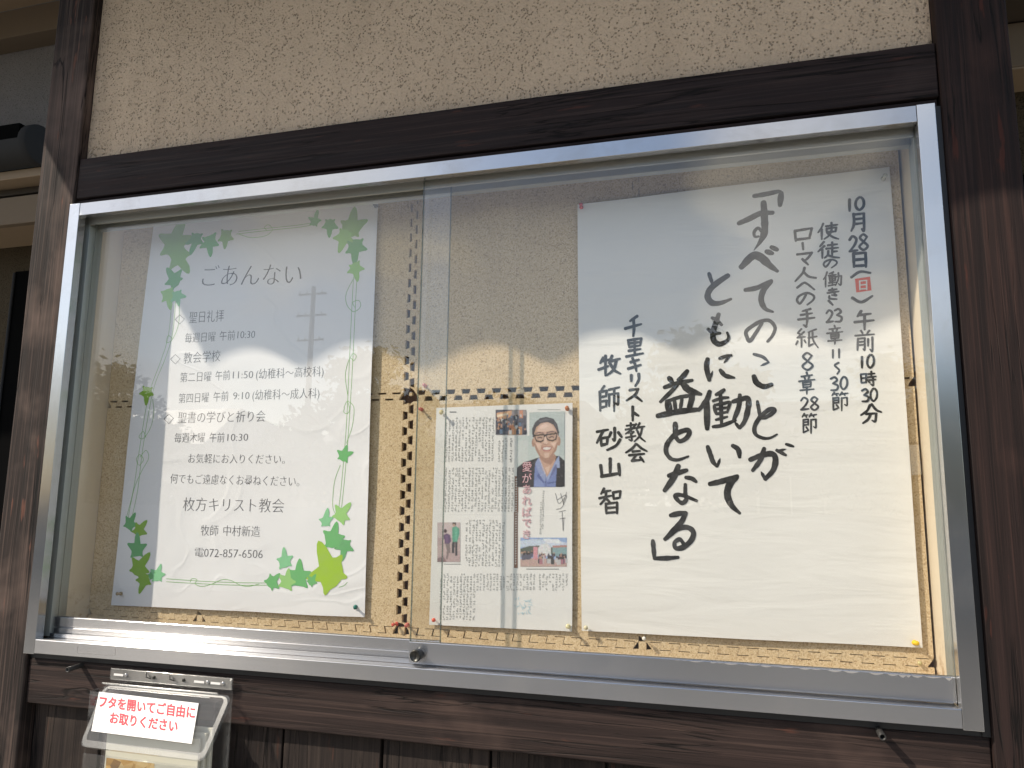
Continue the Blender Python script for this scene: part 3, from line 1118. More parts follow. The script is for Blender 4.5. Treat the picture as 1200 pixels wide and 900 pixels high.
for k, (cx, cy, r, rot, colk) in enumerate(leaves):
    c0 = at(cx, cy, YP)
    rm = (at(cx + r, cy, YP) - c0).length * 0.92
    ca, sa = math.cos(rad(rot)), math.sin(rad(rot))
    lp = star_leaf(k)
    pts = [(c0.x + rm * (ca * a - sa * b), c0.z - rm * (sa * a + ca * b)) for a, b in lp]
    n = len(pts)
    lift = 0.00035 + 0.000012 * k
    m = MB()
    vs = [sh1.P(x, z, lift) for x, z in pts] + [sh1.P(c0.x, c0.z, lift)]
    m.add(vs, [(i, (i + 1) % n, n) for i in range(n)])
    face_front(m).build('leaf', GREENS[colk], poster)


# ------------------------------------------------------------------ brush lettering
def brush(m, sh, pts, w, z, smooth=True, taper=(0.75, 0.55), kanji=False, jit=0.0, seed=0):
    """pts px; w px width"""
    P_ = [Vector(p) for p in pts]
    closed = (P_[0] - P_[-1]).length < 0.01
    if smooth and len(P_) > 2:
        C_ = catmull([tuple(p) for p in P_], 7)
    else:
        C_ = []
        for i in range(len(P_) - 1):
            for k in range(5): C_.append(P_[i].lerp(P_[i + 1], k / 5))
        C_.append(P_[-1])
    ln = [0.0]
    for i in range(1, len(C_)): ln.append(ln[-1] + (C_[i] - C_[i - 1]).length)
    tot = max(ln[-1], 1e-6)
    q = [at(p.x, p.y, YP) for p in C_]
    sc = (at(C_[0].x + 1, C_[0].y, YP) - q[0]).length
    ws = []
    for i, s in enumerate(ln):
        f = s / tot
        a, b = taper
        k = 1.0
        if not closed:
            if f < 0.22: k = a + (1 - a) * (f / 0.22)
            if f > 0.65: k = 1 + (b - 1) * ((f - 0.65) / 0.35)
        k *= 1 + 0.16 * noise.noise(Vector((s * 0.23, z * 90000, seed)))
        ws.append(w * sc * k)
    p2 = [Vector((a.x, a.z)) for a in q]
    # round caps
    lift = 0.0003 + z
    n = len(p2)
    Lp, Rp = [], []
    for i in range(n):
        a = p2[max(i - 1, 0)]
        b = p2[min(i + 1, n - 1)]
        d = b - a
        if d.length < 1e-9: d = Vector((1, 0))
        d.normalize()
        nn = Vector((-d.y, d.x))
        Lp.append(p2[i] + nn * ws[i] * 0.5)
        Rp.append(p2[i] - nn * ws[i] * 0.5)
    vs = [sh.P(v.x, v.y, lift) for v in Lp + Rp]
    m.add(vs, [(i, i + 1, n + i + 1, n + i) for i in range(n - 1)])
    if not closed:
        for end, sg in ((0, -1), (n - 1, 1)):
            a = p2[end]
            d = (p2[1] - p2[0]) if end == 0 else (p2[-1] - p2[-2])
            if d.length < 1e-9: continue
            d.normalize()
            d *= sg
            r = ws[end] * 0.5
            nn = Vector((-d.y, d.x))
            fan = [a + nn * r * math.cos(t_) + d * r * 0.8 * math.sin(t_) for t_ in [math.pi * i / 6 for i in range(7)]]
            m.add([sh.P(v.x, v.y, lift) for v in fan], [tuple(range(7))])
    # joints at sharp corners
    if not smooth:
        for i in range(1, len(P_) - 1):
            a = at(P_[i].x, P_[i].y, YP)
            r = w * sc * 0.5
            fan = [(a.x + r * math.cos(t_), a.z + r * math.sin(t_)) for t_ in [2 * math.pi * k / 8 for k in range(8)]]
            m.add([sh.P(x, z_, lift + 0.000006) for x, z_ in fan], [tuple(range(8))])


ZC = [0]


def nz():
    ZC[0] = (ZC[0] + 1) % 40
    return ZC[0] * 0.000012


def crop(ox, oy, s):
    return lambda pts: [(ox + x / s, oy + y / s) for x, y in pts]


A_ = crop(850, 210, 9)
R3 = crop(680, 200, 4.286)
B_ = crop(810, 310, 7.5)
E_ = crop(850, 380, 4.09)
K3 = crop(760, 420, 7.5)
K4 = crop(750, 530, 6.43)
ID = lambda p: p
big = [
    # opening bracket, su
    (A_, [(300, 185), (450, 160), (560, 138), (590, 155)], 4.6, 1), (A_, [(588, 150), (575, 285)], 5.4, 1),
    (A_, [(140, 472), (250, 425), (370, 368), (500, 360)], 5.4, 1),
    (A_, [(402, 250), (411, 400), (412, 560), (370, 660), (300, 758)], 6.4, 3),
    (A_, [(392, 570), (345, 522), (303, 565), (312, 612), (352, 610)], 3.0, 1),
    # be
    (R3, [(808, 488), (865, 432), (905, 438), (950, 478), (990, 508)], 7.6, 2), (A_, [(430, 768), (498, 790)], 4.8, 1), (A_, [(482, 722), (548, 752)], 4.8, 1),
    # te
    (R3, [(828, 602), (890, 590), (960, 556)], 4.8, 1), (R3, [(958, 560), (922, 600), (908, 650), (928, 695), (968, 712)], 5.4, 2),
    # no
    (ID, [(893, 379), (886, 390), (878.8, 400), (875.3, 395.3), (874.5, 388.5), (884, 381), (893, 376.6), (901.7, 376.4), (908, 384), (905.5, 393), (899.3, 400.8)], 3.7, 1),
    # ko
    (E_, [(135, 145), (178, 158), (208, 183)], 3.2, 2), (E_, [(208, 184), (166, 202)], 2.2, 3), (E_, [(136, 250), (150, 282), (185, 300), (222, 290)], 5.4, 1),
    # to
    (E_, [(153, 370), (160, 410), (166, 448)], 3.4, 1), (E_, [(166, 448), (190, 448), (228, 425), (232, 408), (205, 412), (165, 448), (140, 492), (145, 528), (180, 546), (215, 545), (248, 528)], 4.2, 2),
    # ga
    (E_, [(118, 650), (175, 628), (225, 622), (240, 650), (228, 700), (190, 742)], 5.4, 1), (E_, [(190, 742), (170, 705)], 3, 3), (E_, [(186, 595), (168, 650), (130, 702)], 4.6, 1),
    (E_, [(245, 604), (290, 628)], 3.6, 1), (E_, [(290, 575), (326, 586)], 3.0, 1), (E_, [(248, 608), (292, 598)], 2.4, 3),
    # second line: to
    (B_, [(156, 82), (172, 130), (185, 170)], 3.6, 1), (B_, [(325, 100), (230, 165), (165, 225), (145, 290), (185, 342), (260, 342), (350, 308)], 5.8, 2),
    # mo
    (B_, [(242, 440), (216, 520), (192, 600), (200, 672), (250, 702), (315, 672), (330, 640), (316, 600)], 5.2, 2), (B_, [(183, 472), (215, 488), (270, 535)], 3.6, 1), (B_, [(146, 570), (190, 602), (255, 608)], 3.8, 1),
    # ni
    (ID, [(829.3, 421), (828, 431), (831.3, 446)], 5.0, 1), (ID, [(831.5, 446), (835.3, 434.7)], 2.2, 3), (ID, [(843, 420.6), (850, 418), (857, 416.8)], 3.6, 1), (ID, [(855, 418), (848, 426)], 2.4, 3), (ID, [(844, 434), (850, 440.5), (860.7, 443)], 4.4, 2),
    # hataraku
    (K3, [(538, 292), (508, 375), (440, 458)], 5.0, 1), (K3, [(512, 390), (515, 622)], 5.8, 1),
    (K3, [(665, 278), (635, 300), (592, 322)], 4.0, 1), (K3, [(566, 377), (640, 352), (702, 345)], 3.2, 1), (K3, [(576, 420), (592, 488)], 3.4, 1),
    (K3, [(580, 412), (650, 400), (712, 388), (705, 430), (690, 478)], 3.2, 1), (K3, [(592, 448), (700, 432)], 2.8, 1), (K3, [(595, 492), (692, 472)], 3.0, 1),
    (K3, [(632, 320), (638, 450), (642, 590)], 3.8, 1), (K3, [(592, 542), (692, 515)], 3.0, 1), (K3, [(566, 603), (650, 590), (765, 545)], 3.8, 1),
    (K3, [(742, 382), (800, 365), (862, 352), (880, 390), (862, 500), (835, 570), (800, 612)], 5.2, 1), (K3, [(800, 615), (755, 558)], 3.2, 3), (K3, [(802, 322), (792, 430), (750, 540)], 4.8, 1),
    # i
    (ID, [(829.3, 523.5), (832.7, 533.3), (835.5, 541), (840, 546.5)], 4.4, 1), (ID, [(840.5, 547), (844.1, 537)], 2.8, 3), (ID, [(858.5, 522.3), (865, 527), (866.7, 536)], 4.8, 1),
    # te
    (K4, [(525, 240), (620, 218), (735, 180)], 5.2, 1), (K4, [(728, 186), (675, 245), (658, 320), (690, 400), (752, 460)], 6.4, 2),
    # eki
    (K3, [(180, 172), (212, 212)], 4.8, 1), (K3, [(342, 112), (308, 155), (262, 195)], 4.8, 1), (K3, [(140, 258), (250, 222), (385, 195)], 4.4, 1),
    (K3, [(262, 225), (195, 300), (105, 385)], 4.0, 1), (K3, [(296, 218), (355, 280), (462, 318)], 6.4, 2), (K3, [(158, 382), (280, 342), (402, 326)], 3.6, 1),
    (K3, [(168, 380), (188, 485)], 6.0, 1), (K3, [(228, 365), (240, 475)], 3.4, 1), (K3, [(296, 345), (278, 462)], 3.4, 1), (K3, [(388, 330), (355, 455)], 5.4, 1), (K3, [(80, 508), (250, 472), (428, 452)], 5.6, 1),
    # to
    (K3, [(236, 572), (238, 690)], 5.0, 1), (K3, [(238, 690), (275, 730), (335, 700), (360, 650), (330, 632), (240, 668), (170, 745), (155, 820), (195, 880), (262, 892), (352, 862)], 4.6, 2),
    # na
    (K4, [(216, 178), (280, 158), (355, 135)], 4.8, 1), (K4, [(290, 102), (255, 190), (185, 290)], 5.6, 1), (K4, [(345, 190), (390, 198), (424, 222)], 4.2, 1),
    (K4, [(342, 242), (342, 320), (350, 355), (320, 382), (285, 360), (266, 325), (325, 325), (428, 366)], 4.0, 1),
    # ru
    (K4, [(230, 476), (290, 462), (345, 455)], 4.6, 1), (K4, [(345, 455), (315, 520), (250, 595), (188, 655)], 5.2, 1),
    (K4, [(200, 645), (280, 580), (355, 565), (402, 600), (388, 660), (330, 712), (272, 722), (262, 680), (300, 655), (330, 688)], 4.8, 1),
    # closing bracket
    (K4, [(98, 665), (104, 735), (110, 800)], 4.2, 1), (K4, [(108, 798), (200, 797), (290, 790)], 4.2, 1),
]
TAP = {1: (0.80, 0.70), 2: (0.75, 0.42), 3: (0.85, 0.10)}
counts = [2, 3, 3, 2, 1, 3, 2, 6, 2, 3, 5, 14, 3, 2, 11, 2, 4, 3, 2]      # strokes per character
assert sum(counts) == len(big), (sum(counts), len(big))
it = iter(big)
for c_ in counts:
    m = MB()
    for _ in range(c_):
        f, pts, w, k = next(it)
        brush(m, sh2, f(pts), w * 1.3, nz(), True, TAP[k])
    face_front(m).build('large_character', M['ink'], callig)

GL = {
    '月': "20,5 22,60 5,98|20,10 85,3|85,3 86,95 72,86|25,35 80,30|25,60 80,55",
    '日': "12,10 15,95|12,12 85,5|85,5 88,95|18,50 85,45|18,88 85,85",
    '午': "35,0 15,30|25,22 85,15|0,60 100,50|52,20 52,100",
    '前': "30,0 40,15|75,0 62,15|0,25 100,18|15,38 12,95|15,40 50,36|50,36 50,92 42,88|18,55 48,53|18,70 48,68|68,40 68,75|90,32 90,98 78,90",
    '時': "5,20 8,80|5,22 38,17|38,17 38,78|8,48 36,45|8,78 36,75|50,20 92,15|70,2 70,38|42,42 100,35|42,62 98,56|80,45 82,95 68,88|55,70 62,80",
    '分': "45,5 30,35 0,58|52,0 75,30 100,42|25,52 75,48|75,48 70,90 55,85|48,52 35,80 10,100",
    '使': "25,5 15,35 0,60|18,40 18,100|38,22 95,12|65,0 65,45 50,80 30,98|42,35 42,58|42,36 88,28|88,28 85,55|42,57 85,52|45,62 70,85 100,98",
    '徒': "28,0 8,30|30,25 0,60|20,45 20,100|45,22 90,15|66,3 66,40|38,42 95,36|66,42 66,85|68,60 90,57|48,55 45,80 30,98|45,80 70,92 100,96",
    '働': "20,0 12,30 0,50|12,35 12,100|55,0 32,12|28,25 70,18|33,33 35,60|33,34 65,30|65,30 65,58|35,46 64,43|35,60 64,56|49,8 49,90|30,73 68,68|27,92 70,82|70,32 98,25|98,25 95,85 82,78|82,5 82,45 66,90",
    '章': "48,0 52,12|15,20 85,12|35,24 40,34|65,20 58,32|0,42 100,33|25,47 27,70|25,48 75,44|75,44 74,68|27,58 73,55|27,70 73,66|8,83 95,77|50,70 50,100",
    '節': "18,0 5,18|12,10 42,7|28,10 32,20|62,0 48,18|55,10 95,5|72,8 78,18|12,30 12,95|12,95 40,85|12,32 42,28|42,28 42,58|14,44 41,42|14,58 41,56|30,68 45,85|60,30 60,100|60,32 90,28|90,28 90,70 76,66",
    '手': "75,5 25,18|15,38 85,28|0,62 100,52|52,12 55,60 50,100|50,100 32,90",
    '紙': "25,0 8,22|8,22 28,32|38,15 5,48|8,46 42,42|25,45 25,98|8,65 0,85|38,60 45,75|60,20 58,92|58,92 78,80|92,2 55,18|56,48 95,40|75,15 78,60 100,100",
    '千': "75,0 30,25|0,62 100,40|52,20 55,60 50,100",
    '里': "12,12 18,48|12,14 88,3|88,3 82,40|18,30 84,22|18,48 82,40|50,10 50,92|15,68 85,58|0,97 100,80",
    '教': "5,15 48,8|27,0 27,30|0,35 60,25|55,5 30,35 0,58|12,52 42,46|42,46 28,60|28,58 32,92 18,88|2,78 52,68|72,0 55,40|62,25 98,18|85,22 75,65 45,98|60,40 75,75 100,98",
    '会': "48,0 30,25 0,48|52,2 75,25 100,40|32,42 68,38|15,62 88,54|48,62 28,92|28,92 75,86|68,72 85,98",
    '牧': "22,10 8,38|12,28 48,20|0,70 45,52|32,0 32,100|62,0 48,38|55,28 98,15|82,22 68,70 38,98|52,38 72,72 100,90",
    '師': "30,0 15,18|10,22 12,98|10,24 40,18|40,18 38,42|12,44 38,40|12,62 40,57|40,57 38,82|12,86 38,80|50,15 98,5|52,32 52,80|52,34 92,28|92,28 92,72 82,68|74,10 74,100",
    '砂': "0,18 45,8|25,14 0,68|16,48 18,82|16,48 42,42|42,42 40,74|18,78 40,72|70,0 70,55 62,50|56,20 48,42|84,20 98,42|92,52 75,80 40,100",
    '山': "50,0 50,80|5,35 12,98|8,95 95,78|90,28 95,90",
    '智': "22,0 8,22|15,14 52,8|0,38 55,28|30,14 28,38 5,62|32,40 50,55|62,15 65,42|62,16 95,10|95,10 92,36|65,40 92,36|30,58 32,98|30,60 80,54|80,54 80,98|33,76 78,73|33,95 78,92",
    'の': "55,10 35,60 15,90 0,60 15,25 60,2 98,25 95,60 60,100",
    'き': "15,18 80,8|5,42 95,28|42,0 60,45 75,65 40,60|20,68 25,92 80,98",
    'ロ': "5,20 10,100|5,22 100,0|100,0 85,80|12,88 90,75",
    'マ': "0,20 60,12 100,5|100,5 75,45 45,75|35,55 75,100",
    '人': "45,0 35,40 0,100|42,35 65,65 100,75",
    'へ': "0,70 35,5 55,10 100,95",
    'キ': "20,30 85,10|0,80 100,50|35,0 55,50 65,100",
    'リ': "10,10 10,60|85,0 85,50 50,100",
    'ス': "20,15 75,5|75,5 55,50 0,95|50,55 100,100",
    'ト': "15,0 15,100|20,42 90,65",
    '2': "5,25 40,0 85,20 60,60 5,98|5,97 50,94 100,90",
    '3': "5,12 55,0 85,22 35,45|35,45 95,62 80,92 10,95",
    '8': "85,15 45,0 10,22 50,48 95,75 50,100 5,78 50,48 88,15",
    '1': "50,0 52,100",
    '0': "55,0 15,25 8,70 45,100 90,72 92,25 55,0",
    '〜': "75,0 10,25 85,65 50,100",
    '、': "0,0 100,100",
    'ー': "40,0 60,100",
    '(': "0,90 45,15 100,30",
    ')': "0,30 45,100 100,0",
}
C8 = (970, 220, 6.0)
C1 = (920, 370, 6.43)
C7 = (910, 250, 6.92)
C9 = (690, 360, 9.0)
CA = (690, 450, 5.62)
PXC = (0, 0, 1)
cols = {
    'date': [('1', C8, 140, 85, 163, 168, 2.8), ('0', C8, 190, 70, 255, 160, 2.6), ('月', C8, 158, 180, 268, 312, 2.6), ('2', C8, 148, 345, 208, 455, 2.6), ('8', C8, 218, 332, 282, 442, 2.5),
             ('日', C8, 165, 455, 280, 568, 3.0), ('(', C8, 163, 588, 298, 640, 2.8), (')', C8, 170, 765, 312, 808, 3.0),
             ('午', PXC, 1001, 365, 1023.5, 387, 2.7), ('前', C1, 525, 115, 668, 272, 2.0), ('1', C1, 560, 312, 592, 395, 2.3), ('0', C1, 612, 297, 668, 395, 2.2),
             ('時', C1, 562, 420, 682, 532, 1.9), ('3', C1, 572, 555, 628, 652, 2.2), ('0', C1, 638, 550, 692, 645, 2.1), ('分', C1, 568, 668, 722, 812, 2.5)],
    'acts': [('使', C7, 335, 80, 502, 216, 2.2), ('徒', C7, 335, 235, 508, 370, 2.2), ('の', C7, 380, 378, 486, 446, 1.9), ('働', C7, 378, 480, 526, 602, 1.7), ('き', C7, 405, 612, 508, 702, 2.2), ('、', C7, 420, 712, 455, 748, 2.2),
             ('2', C7, 400, 790, 458, 890, 2.3), ('3', C7, 466, 780, 528, 888, 2.3), ('章', C1, 313, 78, 432, 218, 1.8), ('1', C1, 345, 260, 370, 322, 1.9), ('1', C1, 392, 255, 416, 320, 1.9), ('〜', C1, 368, 355, 412, 442, 1.9),
             ('3', C1, 338, 465, 398, 568, 2.1), ('0', C1, 412, 462, 468, 556, 2.0), ('節', C1, 345, 578, 478, 718, 1.7)],
    'rom': [('ロ', C7, 140, 125, 285, 232, 2.6), ('ー', C7, 200, 245, 225, 300, 2.4), ('マ', C7, 165, 318, 285, 422, 2.4), ('人', C7, 150, 445, 320, 556, 2.4), ('へ', C7, 165, 568, 306, 626, 2.3), ('の', C7, 165, 648, 302, 746, 2.3),
            ('手', PXC, 935, 361.5, 954.5, 383.5, 2.3), ('紙', C1, 80, 103, 246, 243, 1.8), ('8', C1, 125, 283, 210, 410, 2.1), ('章', C1, 103, 428, 222, 592, 1.8), ('2', C1, 115, 618, 178, 712, 2.0), ('8', C1, 190, 614, 252, 712, 2.0), ('節', C1, 122, 738, 242, 888, 1.7)],
    'church': [('千', C9, 385, 98, 556, 310, 2.8), ('里', C9, 395, 325, 576, 530, 2.4), ('キ', C9, 415, 542, 552, 680, 2.6), ('リ', C9, 440, 706, 545, 836, 2.8), ('ス', CA, 250, 30, 352, 115, 2.6), ('ト', CA, 283, 150, 334, 243, 2.8), ('教', CA, 243, 258, 372, 382, 2.0), ('会', CA, 245, 395, 384, 516, 2.3)],
    'pastor': [('牧', C9, 105, 515, 336, 726, 2.7), ('師', CA, 60, 15, 207, 182, 2.4), ('砂', CA, 55, 290, 222, 436, 2.7), ('山', CA, 73, 493, 212, 615, 3.0), ('智', CA, 70, 688, 217, 857, 2.3)],
}
SMOOTH = set('のきへ2380〜(')
for cn, gl in cols.items():
    for ch, (ox, oy, s), x0, y0, x1, y1, w in gl:
        m = MB()
        for st in GL[ch].split('|'):
            pts = [tuple(float(a) for a in p.split(',')) for p in st.split()]
            pts = [(ox + (x0 + (x1 - x0) * a / 100) / s, oy + (y0 + (y1 - y0) * b / 100) / s) for a, b in pts]
            brush(m, sh2, pts, w * 1.3, nz(), True, (0.95, 0.75) if ch in SMOOTH or ch in '10' else (1.05, 0.72))
        face_front(m).build('small_character', M['ink'], callig)
# red stamp block with a pale sun character
m = MB()
q = px2(sh2, [(1001.5, 327.5), (1019, 325), (1020.8, 341), (1003, 343.5)])
n_ = 6
m.add([sh2.P(x, z, 0.0006) for x, z in q], [(0, 1, 2, 3)])
face_front(m).build('red_block', M['red'], callig)
m = MB()
for st in GL['日'].split('|'):
    pts = [tuple(float(a) for a in p.split(',')) for p in st.split()]
    pts = [(1005.5 + 11 * a / 100, 328.8 + 12.2 * b / 100) for a, b in pts]
    brush(m, sh2, pts, 1.7, 0.0006 + nz(), True, (1, 1))
face_front(m).build('lettering', plain('pale_knockout', (0.78, 0.74, 0.71), 0.7), callig, label='pale character on the red block')


# ------------------------------------------------------------------ newspaper print
def quad_px(m, sh, x0, y0, x1, y1, lift, mi=0):
    q = px2(sh, [(x0, y0), (x1, y0), (x1, y1), (x0, y1)])
    m.add([sh.P(x, z, lift) for x, z in q], [(0, 1, 2, 3)], mi)


PIC_Y = min(sh3.y(sh3.x0 + (sh3.x1 - sh3.x0) * i / 20, sh3.z0 + (sh3.z1 - sh3.z0) * j / 20) for i in range(21) for j in range(21))


def poly_px(m, sh, pts, lift, mi=0):
    q = px2(sh, pts)
    q2 = []
    for i in range(len(q)):
        a, b = Vector(q[i]), Vector(q[(i + 1) % len(q)])
        q2.append((a.x, a.y))
    m.add([(x, PIC_Y - lift, z) for x, z in q2], [tuple(range(len(q2)))], mi)


m = MB()
m2 = MB()
rn = random.Random(3)


def text_block(x0, x1, y0, y1, pitch=3.9, cp=2.9, bold=False, tilt=-0.02, ragged=0.1):
    x = x1
    while x > x0:
        yend = y1 - (rn.random() * 8 if rn.random() < ragged else 0)
        y = y0 + (cp if rn.random() < 0.15 else 0)
        while y < yend:
            if rn.random() < 0.9:
                xx = x + tilt * (y - y0)
                s = cp * 0.78
                mm = m2 if bold else m
                for _ in range(3):
                    if rn.random() < 0.5:
                        h = rn.random() * s
                        quad_px(mm, sh3, xx, y + h, xx + s * rn.uniform(0.6, 1), y + h + 0.42, 0.0005)
                    else:
                        h = rn.random() * s
                        quad_px(mm, sh3, xx + h, y, xx + h + 0.42, y + s * rn.uniform(0.6, 1), 0.0005)
            y += cp
        x -= pitch


text_block(521, 577, 489, 540)
text_block(583, 592, 513, 541)
text_block(594, 598, 513, 541, bold=True, pitch=4)
text_block(519, 600, 548, 600)
text_block(543, 589, 609, 663)
text_block(516, 555, 672, 727)
text_block(558, 625, 672, 691)
text_block(629, 663, 672, 690)
text_block(631, 633, 588, 627, 3, 2.8)
text_block(634.5, 636, 575, 627, 3, 2.4)
quad_px(m2, sh3, 527, 482.3, 535, 483.4, 0.0005)
quad_px(m, sh3, 630, 479.8, 657, 480.3, 0.0005)
quad_px(m, sh3, 617, 666.2, 655, 667.2, 0.0005)
quad_px(m, sh3, 520, 660.5, 540, 661.3, 0.0005)
quad_px(m, sh3, 560, 729.0, 655, 733.0, 0.0005) if False else None
tag(face_front(m).build('newsprint_columns', M['newsink'], news), kind='stuff')
face_front(m2).build('headline_column', M['newsink2'], news)


def colors(pal):
    return [plain('print_%s_%d' % (pal[0], i), c, 0.6) for i, c in enumerate(pal[1])]


def oval(cx, cy, rx, ry, n=20):
    return [(cx + rx * math.cos(2 * math.pi * i / n), cy + ry * math.sin(2 * math.pi * i / n)) for i in range(n)]


def inside(px_, py_, poly):
    c = np.zeros(px_.shape, bool)
    n = len(poly)
    for i in range(n):
        x1, y1 = poly[i]
        x2, y2 = poly[(i + 1) % n]
        if y1 == y2: continue
        t1 = (y1 > py_) != (y2 > py_)
        c ^= t1 & (px_ < (x2 - x1) * (py_ - y1) / (y2 - y1) + x1)
    return c


PICMAT = None


def picture(layers, rect, step, blur, noise_amt, seed, label):
    """soft printed photograph: flat shapes sampled to a fine grid of coloured points"""
    global PICMAT
    if PICMAT is None:
        t_ = NT('printed_picture')
        at_ = t_.n('ShaderNodeAttribute', attribute_name='print_colour')
        t_.set(Base_Color=at_.outputs['Color'], Roughness=0.55)
        PICMAT = t_.mat
    x0, y0, x1, y1 = rect
    nx, ny = int((x1 - x0) / step) + 1, int((y1 - y0) / step) + 1
    gx, gy = np.meshgrid(np.linspace(x0, x1, nx), np.linspace(y0, y1, ny))
    img = np.zeros((ny, nx, 3)) + 0.5
    alpha = np.zeros((ny, nx), bool)
    for poly, col in layers:
        k = inside(gx, gy, poly)
        img[k] = col
        alpha |= k
    for _ in range(blur):
        p = np.pad(img, ((1, 1), (1, 1), (0, 0)), 'edge')
        img = (p[:-2, 1:-1] + p[2:, 1:-1] + p[1:-1, :-2] + p[1:-1, 2:] + 2 * p[1:-1, 1:-1]) / 6
    rg = np.random.RandomState(seed)
    nz_ = rg.normal(0, 1, (ny, nx, 3)) * 0.4 + rg.normal(0, 1, (ny, nx, 1)) * 0.8
    p = np.pad(nz_, ((1, 1), (1, 1), (0, 0)), 'edge')
    nz_ = (p[:-2, 1:-1] + p[2:, 1:-1] + p[1:-1, :-2] + p[1:-1, 2:] + p[1:-1, 1:-1]) / 5
    img = np.clip(img * (1 + noise_amt * nz_) + 0.02, 0.01, 0.85)
    m = MB()
    for j in range(ny):
        for i in range(nx):
            q = at(gx[j, i], gy[j, i], YP)
            m.v.append((q.x, PIC_Y - 0.0001, q.z))
    for j in range(ny - 1):
        for i in range(nx - 1):
            if alpha[j, i] and alpha[j + 1, i + 1] and alpha[j, i + 1] and alpha[j + 1, i]:
                a = j * nx + i
                m.f.append([a, a + nx, a + nx + 1, a + 1])
                m.m.append(0)
                m.sm.append(False)
    o = face_front(m).build('printed_photo', PICMAT, news, label=label)
    ca_ = o.data.color_attributes.new('print_colour', 'FLOAT_COLOR', 'POINT')
    buf = np.ones((ny * nx, 4), np.float32)
    buf[:, :3] = img.reshape(-1, 3)
    ca_.data.foreach_set('color', buf.ravel())
    return o


def rectp(x0, y0, x1, y1): return [(x0, y0), (x1, y0), (x1, y1), (x0, y1)]


def crowd(L_, r, x0, x1, y0, y1, n, h, cloth):
    ps = sorted([(r.uniform(x0, x1), r.uniform(y0, y1)) for _ in range(n)], key=lambda p: p[1])
    for x, y in ps:
        hh = h * (0.7 + 0.6 * (y - y0) / max(y1 - y0, 0.1))
        c = r.choice(cloth)
        L_.append((rectp(x - hh * 0.22, y - hh * 0.6, x + hh * 0.22, y), c))
        L_.append((oval(x, y - hh * 0.72, hh * 0.13, hh * 0.16, 8), r.choice([(0.42, 0.27, 0.2), (0.05, 0.04, 0.04)])))


r_ = random.Random(12)
L_ = [(rectp(581, 480.3, 617.3, 510), (0.10, 0.10, 0.13)), ([(582, 484), (600, 481), (600, 488), (583, 494)], (0.62, 0.36, 0.22)), ([(583, 486), (596, 484), (596, 486), (583, 489)], (0.8, 0.66, 0.5)),
      (rectp(600, 480.3, 617.3, 487), (0.30, 0.27, 0.27)), (rectp(609, 481, 613, 490), (0.5, 0.22, 0.14)), (rectp(596, 500, 612, 510), (0.42, 0.22, 0.12))]
crowd(L_, r_, 582, 616, 488, 510, 46, 6.5, [(0.06, 0.08, 0.12), (0.10, 0.16, 0.25), (0.5, 0.5, 0.5), (0.30, 0.12, 0.06), (0.03, 0.03, 0.05), (0.16, 0.14, 0.14)])
picture(L_, (581, 480.3, 617.3, 510), 0.5, 1, 0.22, 3, 'small colour photo of a crowded hall')

L_ = [(rectp(610, 630, 665, 664.5), (0.28, 0.38, 0.60)), ([(610, 634), (625, 631.5), (650, 633), (665, 636), (665, 642), (610, 641)], (0.50, 0.57, 0.68)), ([(636, 631), (655, 632), (660, 637), (640, 636)], (0.66, 0.70, 0.74)),
      ([(610, 643), (620, 640), (636, 639), (650, 642), (650, 650), (610, 650)], (0.10, 0.12, 0.10)), ([(631, 642), (634, 638), (641, 636.5), (646, 641), (646, 652), (631, 652)], (0.62, 0.63, 0.64)),
      ([(648, 640), (665, 639.5), (665, 652), (648, 652)], (0.22, 0.34, 0.36)), ([(648, 639.5), (665, 638.5), (665, 641), (648, 642)], (0.40, 0.22, 0.20)),
      ([(610, 655), (630, 653), (665, 658), (665, 664.5), (610, 664.5)], (0.46, 0.33, 0.30)), (rectp(625.5, 641, 630.5, 656), (0.58, 0.28, 0.32))]
crowd(L_, r_, 611, 624, 650, 657, 16, 8, [(0.04, 0.04, 0.06), (0.10, 0.10, 0.14), (0.25, 0.25, 0.27)])
crowd(L_, r_, 632, 664, 652, 662, 36, 8, [(0.04, 0.04, 0.06), (0.08, 0.08, 0.12), (0.45, 0.45, 0.46), (0.05, 0.05, 0.05), (0.35, 0.16, 0.2)])
picture(L_, (610, 630, 665, 664.5), 0.5, 1, 0.18, 5, 'small colour photo of a group under a blue sky')

